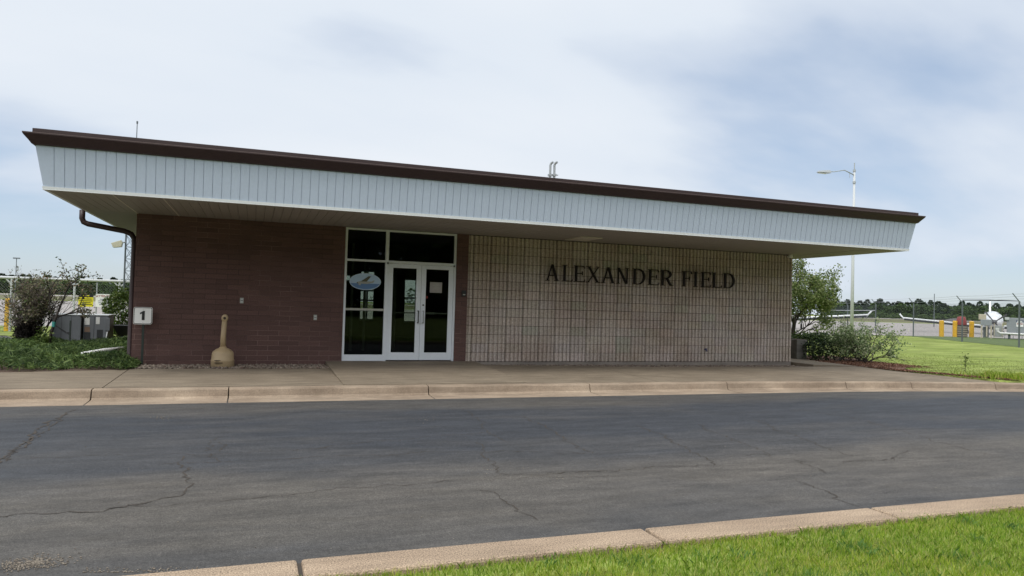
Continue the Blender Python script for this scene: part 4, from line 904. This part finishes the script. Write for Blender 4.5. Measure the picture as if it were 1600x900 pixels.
NV = at(1565, 500, D=50)-CAM; NV = np.array([NV[0], NV[1], 0]); NV /= np.linalg.norm(NV); EV = np.array([NV[1], -NV[0], 0])
def onp(u, v, dist):                      # point at a given range along the equipment row's facing direction
    d = _f*F + _r*(u-800) - _u*(v-450); return CAM+d*(dist/(d@NV))
def obox(mb, p0, w, h, dep, z0=None):     # box with its front-left-bottom corner at p0
    p0 = np.array(p0, float); q = [p0, p0+EV*w, p0+EV*w+NV*dep, p0+NV*dep]; up = np.array([0, 0, h])
    return mb.add(q+[x+up for x in q], [(0, 3, 2, 1), (4, 5, 6, 7), (0, 1, 5, 4), (1, 2, 6, 5), (2, 3, 7, 6), (3, 0, 4, 7)])
def px_box(mb, u0, v0, u1, v1, dist, dep):
    a, b_ = onp(u0, v1, dist), onp(u1, v0, dist); return obox(mb, a, float((b_-a)@EV), b_[2]-a[2], dep)
def ground(u, dist): p = onp(u, 520, dist); return np.array([p[0], p[1], ZG])
DQ = 62.; q = ground(1501.5, DQ)+NV*.35
sb = thing('slatted_bin', 'slatted wooden litter bin with a red tapered top between the yellow bollards', 'litter bin', tuple(q))
cx0, cy0 = q[0], q[1]
MB().lathe([(.35, 0), (.38, .05), (.38, .86), (.34, .89)], (cx0, cy0, -.1), 20).build('liner', M['dark'], sb)
b = MB()
for z in (.06, .22, .38, .54, .70): b.lathe([(.41, 0), (.41, .11)], (cx0, cy0, -.1+z), 20)
b.build('slats', M['wood'], sb); MB().lathe([(.36, 0), (.37, .04), (.33, .3), (.27, .56), (.24, .62), (.05, .64)], (cx0, cy0, .79), 20).build('tapered_top', M['red'], sb, smooth=True)
fc = thing('fuel_cabinet', 'grey fuel pump cabinet on thin legs with a tan box on top', 'fuel pump', tuple(ground(1541, DQ)))
px_box(MB(), 1532, 499.5, 1549.5, 508.5, DQ, .6).build('cabinet', M['grey'], fc, bevel=.02)
px_box(MB(), 1529, 491, 1541, 499.3, DQ+.1, .4).build('tan_box', M['tanbox'], fc, bevel=.02)
for u in (1532.5, 1547.5):
    for k_ in (0, .5): g_ = ground(u, DQ)+NV*k_; obox(MB(), g_, .09, onp(1540, 508.4, DQ)[2]-ZG, .09).build('leg', M['tanbox'], fc)
px_box(MB(), 1536, 511, 1545, 527, DQ+.2, .2).build('pump', M['dsteel'], fc)
px_box(MB(), 1540.5, 508.6, 1543, 526, DQ+.02, .1).build('hose_post', M['tanbox'], fc)
gbx = thing('utility_box', 'low pale grey utility box standing between fuel cabinet and long grey tank', 'utility box', tuple(ground(1560, DQ)))
px_box(MB(), 1552, 509, 1568, 526, DQ+.4, .6).build('housing', M['grey2'], gbx, bevel=.02)
for u in (1553.5, 1566): px_box(MB(), u-.7, 505, u+.7, 527, DQ+.15, .1).build('frame_post', M['tanbox'], gbx)
tk = thing('storage_tank', 'long grey box-shaped fuel tank with a small warning sign behind the fence', 'tank', tuple(ground(1600, DQ)))
px_box(MB(), 1573, 499, 1668, 522.5, DQ, 2.).build('tank_body', M['grey'], tk, bevel=.03)
px_box(MB(), 1570, 495.5, 1577, 499.5, DQ-.1, .3).build('vent_box', M['acl'], tk)
for u in (1575, 1605, 1640): px_box(MB(), u, 522.6, u+4, 529, DQ+.1, 1.7).build('skid', M['dsteel'], tk)
px_box(MB(), 1588, 500.8, 1599, 503.6, DQ-.03, .02).build('sign_header', M['navy'], tk); px_box(MB(), 1588, 503.9, 1599, 510.5, DQ-.03, .018).build('sign_panel', M['offw'], tk)
px_box(MB(), 1589, 505.5, 1598, 506.8, DQ-.037, .004).build('sign_print', M['red'], tk); px_box(MB(), 1589.5, 501.6, 1597.5, 502.7, DQ-.037, .004).build('header_print', M['offw'], tk)
q0, q1, q2 = onp(1558.5, 515, DQ-.3), onp(1559.5, 520.5, DQ-.3), onp(1660, 525.5, DQ-.3)
MB().tube([q0, (q0+q1)/2, q1+EV*.12, q2], .075, 8).build('white_pipe', M['white'], tk, smooth=True)
MB().tube([q0, q0+np.array([0, 0, .12])], .11, 8).build('pipe_flange', M['white'], tk)
for u in (1570, 1583, 1597): px_box(MB(), u-.5, 524, u+.5, 530, DQ-.35, .06).build('pipe_stand', M['dsteel'], tk)

def aircraft(name, label, pos, head, sc):
    """low-wing single turboprop with T-tail; nose along local -y"""
    t = thing(name, label, 'airplane', pos, 'white airplanes parked on the apron'); t.rotation_euler = (0, 0, head); t.scale = (sc,)*3
    def part(mb, nm, m, par=t, **kw):
        loc = t.location.copy(); o = mb.build(nm, m, None, **kw); o.parent = par; return o
    st_ = [(-5.2, .28, 1.45, .26), (-4.9, .42, 1.44, .42), (-4.0, .62, 1.42, .60), (-3.1, .74, 1.45, .72), (-2.3, .86, 1.55, .86), (-1.2, .92, 1.6, .95), (1.5, .92, 1.6, .92), (3.6, .66, 1.72, .62), (5.6, .3, 1.95, .28), (6.8, .08, 2.05, .08)]
    f = MB(); n = 20; vs = []
    for y, rx, z, rz in st_: vs += [(rx*math.cos(2*math.pi*k_/n), y, z+rz*math.sin(2*math.pi*k_/n)) for k_ in range(n)]
    f.add(vs, [(i*n+k_, i*n+(k_+1) % n, (i+1)*n+(k_+1) % n, (i+1)*n+k_) for i in range(len(st_)-1) for k_ in range(n)]+[tuple(range(n-1, -1, -1)), tuple(range((len(st_)-1)*n, len(st_)*n))])
    fu = part(f, 'fuselage', M['plane'], smooth=True)
    w = MB()
    for s in (1, -1):
        for a, b_ in (((0.5, -1.4, 1.0, .85, .16), (8.0, -.7, .3, 1.48, .07)), ((8.0, -.7, .3, 1.48, .07), (8.35, -.35, .3, 1.95, .04))):
            r_ = []
            for X_, y0, y1, z, tk_ in (a, b_): r_ += [(s*X_, y0, z), (s*X_, (y0*.7+y1*.3), z+tk_*.6), (s*X_, y1, z), (s*X_, (y0*.7+y1*.3), z-tk_*.4)]
            fs = [(0, 1, 5, 4), (1, 2, 6, 5), (2, 3, 7, 6), (3, 0, 4, 7), (4, 5, 6, 7)]; w.add(r_, fs if s < 0 else [q_[::-1] for q_ in fs])
    part(w, 'wing', M['plane'])
    de = MB()
    for s in (1, -1): de.tube([(s*1., -1.36, .88), (s*7.9, -.74, 1.45)], .10, 6)
    part(de, 'leading_edge', M['planed'])
    de = MB()
    for s in (1, -1): de.tube([(s*1., -1.30, 1.05), (s*8., -.70, 1.60), (s*8.35, -.4, 2.0)], .085, 6)
    part(de, 'wing_skin', M['plane'])
    fin = MB().add([(-.09, 4.6, 2.0), (.09, 4.6, 2.0), (.09, 6.7, 2.1), (-.09, 6.7, 2.1), (-.06, 5.8, 3.75), (.06, 5.8, 3.75), (.06, 6.9, 3.75), (-.06, 6.9, 3.75)], [(0, 1, 5, 4), (1, 2, 6, 5), (2, 3, 7, 6), (3, 0, 4, 7), (4, 5, 6, 7)])
    part(fin, 'tail_fin', M['plane'])
    part(MB().add([(-2.6, 6.3, 3.76), (0, 5.7, 3.76), (2.6, 6.3, 3.76), (2.6, 6.9, 3.76), (0, 6.9, 3.76), (-2.6, 6.9, 3.76), (-2.6, 6.3, 3.83), (0, 5.7, 3.88), (2.6, 6.3, 3.83), (2.6, 6.9, 3.82), (0, 6.9, 3.84), (-2.6, 6.9, 3.82)],
                  [(5, 4, 3, 2, 1, 0), (6, 7, 8, 9, 10, 11), (0, 1, 7, 6), (1, 2, 8, 7), (2, 3, 9, 8), (3, 4, 10, 9), (4, 5, 11, 10), (5, 0, 6, 11)]), 'tailplane', M['planed'])
    for s in (1, -1):
        part(MB().add([(s*.06, -2.78, 1.98), (s*.62, -2.55, 1.9), (s*.55, -1.95, 2.33), (s*.06, -2.1, 2.44)], [(0, 1, 2, 3)]), 'windscreen', M['planed'])
    part(MB().tube([(0, -5.75, 1.45), (0, -5.5, 1.45), (0, -5.2, 1.45)], [.03, .17, .25], 14), 'spinner', M['prop'], smooth=True)
    for k_ in range(4):
        a_ = rad(38+90*k_); c_, s_2 = math.cos(a_), math.sin(a_)
        part(MB().add([(c_*.1-s_2*.05, -5.45, 1.45+s_2*.1+c_*.05), (c_*.1+s_2*.05, -5.41, 1.45+s_2*.1-c_*.05), (c_*1.25+s_2*.08, -5.40, 1.45+s_2*1.25-c_*.08), (c_*1.25-s_2*.08, -5.46, 1.45+s_2*1.25+c_*.08),
                       (c_*.1, -5.38, 1.45+s_2*.1), (c_*1.25, -5.39, 1.45+s_2*1.25)], [(0, 1, 2, 3), (0, 3, 5, 4), (1, 4, 5, 2)]), 'propeller_blade', M['prop'])
    part(MB().box((-.28, -4.6, .72), (.28, -3.6, 1.02)), 'air_intake', M['planed'])
    for x, y in ((0, -4.1), (2.1, .2), (-2.1, .2)):
        part(MB().tube([(x, y, .2), (x, y, 1.0)], .06, 8), 'gear_leg', M['steel'])
        o = part(MB().lathe([(.12, -.09), (.24, -.08), (.27, 0), (.24, .08), (.12, .09)], (0, 0, 0), 16), 'wheel', M['rubber']); o.rotation_euler = (0, rad(90), 0); o.location = (x, y, .27)
    return t
q = at(1550, 500, D=66); aircraft('airplane', 'white turboprop airplane with dark T-tail facing the fence behind the fuel cabinet', (q[0], q[1], -.25), math.atan2(q[0]-CAM[0], -(q[1]-CAM[1]))+math.pi+rad(2), .9)
q = at(1217, 497, D=66); aircraft('airplane', 'white airplane with only a wing showing past the lamp post and tree', (q[0], q[1], -.1), math.atan2(q[0]-CAM[0], -(q[1]-CAM[1]))+math.pi-rad(4), .92)

# ------------------------------------------------------------------ far woods
def far_tree(kind, seed):
    global rng
    r_ = np.random.default_rng(seed); Q = []
    if kind == 'pine':
        h = 1.; n = 520; z = r_.uniform(.0, 1, n)**1.15; R = .36*(1-z)**.7*(1+.3*np.sin(z*15+seed))+.05
        a = r_.uniform(0, 6.28, n); P = np.stack([R*np.cos(a)*r_.uniform(.5, 1, n), R*np.sin(a)*r_.uniform(.5, 1, n), z], 1); sz = .10
    else:
        cl = np.stack([r_.normal(size=12)*.22, r_.normal(size=12)*.22, r_.uniform(.12, .86, 12)], 1); n = 620
        P = cl[r_.integers(0, 12, n)]+unit(r_.normal(size=(n, 3)))*r_.uniform(.06, .17, n)[:, None]; P = P[P[:, 2] > .03]; sz = .10
    old = rng; rng = r_; V = leaves(P, sz, .8, .2); rng = old
    tr = MB().tube([(0, 0, -.02), (0, 0, .8)], [.025, .01], 5)
    V = np.concatenate([V.reshape(-1, 4, 3), np.array([[tr.v[i] for i in f] for f in tr.f if len(f) == 4])]).reshape(-1, 3); return V
protos = {}
for kd, mt in (('pine', 'pine'), ('decid', 'decid'), ('pale', 'pale')):
    for s in range(4): protos[kd, s] = (far_tree('pine' if kd == 'pine' else 'decid', 11*s+len(kd)), M[mt])
meshes = {}
def plant(kd, u, D, h, wd, side):
    p = at(u, 480, D=D); s = random.randrange(4); nm = {'pine': 'pine_tree', 'decid': 'broadleaf_tree', 'pale': 'pale_bush'}[kd]
    if (kd, s) not in meshes:
        o = npmesh(nm, protos[kd, s][0], 4, protos[kd, s][1]); meshes[kd, s] = o.data
    else:
        o = bpy.data.objects.new(nm, meshes[kd, s]); C.objects.link(o)
    o.location = (p[0], p[1], ZG); o.scale = (h*wd, h*wd, h); o.rotation_euler = (0, 0, random.uniform(0, 6.28))
    what = {'pine': 'dark pine with a pointed crown', 'decid': 'mid-green round-crowned tree', 'pale': 'low pale green bush'}[kd]
    tag(o, what+(' in the far wood past the left gate' if side == 'left' else ' in the far wood behind the right fence'), {'pine': 'pine tree', 'decid': 'tree', 'pale': 'bush'}[kd], {'pine': 'pines', 'decid': 'round trees', 'pale': 'pale bushes'}[kd]+' of the '+side+' wood')
for i in range(44):
    u = 1300+i*7.3+random.uniform(-3, 3); plant('pine', u, random.uniform(610, 680), random.uniform(12.5, 17.0)+(1.5 if 1400 < u < 1460 else 0), random.uniform(1.0, 1.5), 'right')
for i in range(38):
    u = 1300+i*8.4+random.uniform(-4, 4); k_ = 'decid' if random.random() < (.45 if u < 1370 else .8) else 'pine'; plant(k_, u, random.uniform(540, 590), random.uniform(9.5, 13.5), random.uniform(1.2, 1.7), 'right')
for i in range(24): plant('pale', 1305+i*13+random.uniform(-5, 5), random.uniform(500, 530), random.uniform(3., 5.5), 2., 'right')
for i in range(30): plant('pine', -25+i*8.2+random.uniform(-3, 3), random.uniform(560, 640), random.uniform(12, 16.5), random.uniform(1.1, 1.6), 'left')
for i in range(28): plant('decid', -25+i*8.8+random.uniform(-4, 4), random.uniform(500, 550), random.uniform(9, 13), random.uniform(1.3, 1.8), 'left')
# the wood continues out of frame both ways, behind the terminal and behind the photographer (seen in the glass)
V = []
def strip(n, fx, h, sd):
    r_ = np.random.default_rng(sd)
    for i in range(n):
        x, y = fx(r_); hh = h*r_.uniform(.8, 1.2); base = protos[('pine', 'decid')[int(r_.integers(0, 2))], int(r_.integers(0, 4))][0].reshape(-1, 4, 3)[::3].reshape(-1, 3); V.append(base*np.array([hh*1.3, hh*1.3, hh])+np.array([x, y, ZG]))
strip(60, lambda r_: (lambda p: (p[0], p[1]))(at(r_.uniform(230, 1290), 480, D=r_.uniform(560, 660))), 12, 3)
strip(60, lambda r_: (lambda p: (p[0], p[1]))(at(r_.uniform(1620, 2600), 480, D=r_.uniform(500, 620))), 13, 4)
strip(50, lambda r_: (lambda p: (p[0], p[1]))(at(r_.uniform(-900, -30), 480, D=r_.uniform(500, 600))), 13, 5)
wo = npmesh('woodland', np.concatenate(V), 4, M['decid']); wo['kind'] = 'stuff'; wo['label'] = 'far woodland continuing round the airfield'
V = []; strip(150, lambda r_: (r_.uniform(-75, 75), r_.uniform(-80, -55)), 15, 6)
wo = npmesh('woodland', np.concatenate(V), 4, M['decid']); wo['kind'] = 'stuff'; wo['label'] = 'wood across the road, mirrored in the entrance glass'

# ------------------------------------------------------------------ light
SUN_EL, SUN_AZ = rad(61), rad(-138)           # azimuth from +y towards +x
sd = Vector((math.sin(SUN_AZ)*math.cos(SUN_EL), math.cos(SUN_AZ)*math.cos(SUN_EL), math.sin(SUN_EL)))
li = bpy.data.lights.new('sun', 'SUN'); li.energy = 1.5; li.angle = rad(24); li.color = (1, .965, .91)
so_ = bpy.data.objects.new('sun', li); C.objects.link(so_); so_.rotation_euler = sd.to_track_quat('Z', 'Y').to_euler(); so_.location = (0, 0, 50)
wd = bpy.data.worlds.new('World'); S.world = wd; wd.use_nodes = True; nt = wd.node_tree; nd, lk = nt.nodes, nt.links
bg = nd['Background']; bg.inputs[1].default_value = .1
sk = nd.new('ShaderNodeTexSky'); sk.sky_type = 'NISHITA'; sk.sun_disc = False; sk.sun_elevation = SUN_EL; sk.sun_rotation = SUN_AZ; sk.altitude = 200; sk.air_density = 1.; sk.dust_density = .6
tc = nd.new('ShaderNodeTexCoord'); sp = nd.new('ShaderNodeSeparateXYZ'); lk.new(tc.outputs['Generated'], sp.inputs[0])
zz = N(nd, 'ShaderNodeMath', operation='MAXIMUM'); zz.inputs[1].default_value = 0.; lk.new(sp.outputs[2], zz.inputs[0])
za = N(nd, 'ShaderNodeMath', operation='ADD'); za.inputs[1].default_value = .32; lk.new(zz.outputs[0], za.inputs[0])
dv = N(nd, 'ShaderNodeVectorMath', operation='DIVIDE'); lk.new(tc.outputs['Generated'], dv.inputs[0])
cz = nd.new('ShaderNodeCombineXYZ')
for i in range(3): lk.new(za.outputs[0], cz.inputs[i])
lk.new(cz.outputs[0], dv.inputs[1])
mp = nd.new('ShaderNodeMapping'); mp.inputs['Rotation'].default_value = (0, 0, rad(-28)); mp.inputs['Scale'].default_value = (.55, 1.0, .0); mp.inputs['Location'].default_value = (1.7, .4, 0); lk.new(dv.outputs[0], mp.inputs[0])
n1 = N(nd, 'ShaderNodeTexNoise', Scale=1.1, Detail=5., Roughness=.45); n1.inputs['Distortion'].default_value = .3; lk.new(mp.outputs[0], n1.inputs[0])
n2 = N(nd, 'ShaderNodeTexNoise', Scale=3.4, Detail=5., Roughness=.5); lk.new(mp.outputs[0], n2.inputs[0])
mm = N(nd, 'ShaderNodeMath', operation='MULTIPLY_ADD'); mm.inputs[1].default_value = .35; lk.new(n2.outputs[0], mm.inputs[0]); lk.new(n1.outputs[0], mm.inputs[2])
# thinner, bluer stretches of the cloud deck
acc = mm.outputs[0]
for d0, pw, amt in (((.651, .728, .214), 55, -.17), ((.53, .833, .161), 90, -.10), ((.76, .575, .29), 60, -.13), ((.147, .924, .353), 170, -.09), ((-.239, .971, .02), 45, -.30), ((.826, .563, .0), 60, -.24), ((.396, .864, .31), 40, .14), ((-.0, .966, .27), 25, .06)):
    q_ = N(nd, 'ShaderNodeVectorMath', operation='DOT_PRODUCT'); q_.inputs[1].default_value = Vector(d0).normalized(); lk.new(tc.outputs['Generated'], q_.inputs[0])
    m1 = N(nd, 'ShaderNodeMath', operation='MAXIMUM'); m1.inputs[1].default_value = 0.; lk.new(q_.outputs['Value'], m1.inputs[0])
    m2 = N(nd, 'ShaderNodeMath', operation='POWER'); m2.inputs[1].default_value = pw; lk.new(m1.outputs[0], m2.inputs[0])
    m3 = N(nd, 'ShaderNodeMath', operation='MULTIPLY_ADD'); m3.inputs[1].default_value = amt; lk.new(m2.outputs[0], m3.inputs[0]); lk.new(acc, m3.inputs[2]); acc = m3.outputs[0]
cm = ramp(nd, [(.38, .6), (.50, .88), (.60, 1.)]); lk.new(acc, cm.inputs[0])
br = ramp(nd, [(.38, (3.75, 4.6, 5.9)), (.50, (5.0, 5.6, 6.5)), (.62, (5.8, 6.3, 6.95)), (.88, (6.4, 6.75, 7.2))]); lk.new(acc, br.inputs[0])
col = mixc(nd, lk, cm.outputs[0], sk.outputs[0], br.outputs[0])
# thin cloud glows round the hidden sun
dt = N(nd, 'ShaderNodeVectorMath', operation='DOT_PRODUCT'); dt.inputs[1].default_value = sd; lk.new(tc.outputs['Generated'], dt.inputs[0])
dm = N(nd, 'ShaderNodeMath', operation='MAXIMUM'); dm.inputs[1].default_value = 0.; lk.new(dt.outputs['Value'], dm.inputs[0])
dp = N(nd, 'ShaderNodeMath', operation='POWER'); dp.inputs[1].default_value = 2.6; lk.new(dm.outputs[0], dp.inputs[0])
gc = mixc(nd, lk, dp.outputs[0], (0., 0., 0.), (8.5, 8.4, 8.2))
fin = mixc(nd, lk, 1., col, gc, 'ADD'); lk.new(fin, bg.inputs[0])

S.view_settings.view_transform = 'Standard'; S.view_settings.look = 'None'; S.view_settings.exposure = .4; S.view_settings.gamma = 1; S.view_settings.use_curve_mapping = False
S.render.engine = 'CYCLES'; cy = S.cycles; cy.use_denoising = True; cy.max_bounces = 8; cy.diffuse_bounces = 4; cy.glossy_bounces = 3; cy.transparent_max_bounces = 12; cy.caustics_reflective = False; cy.caustics_refractive = False
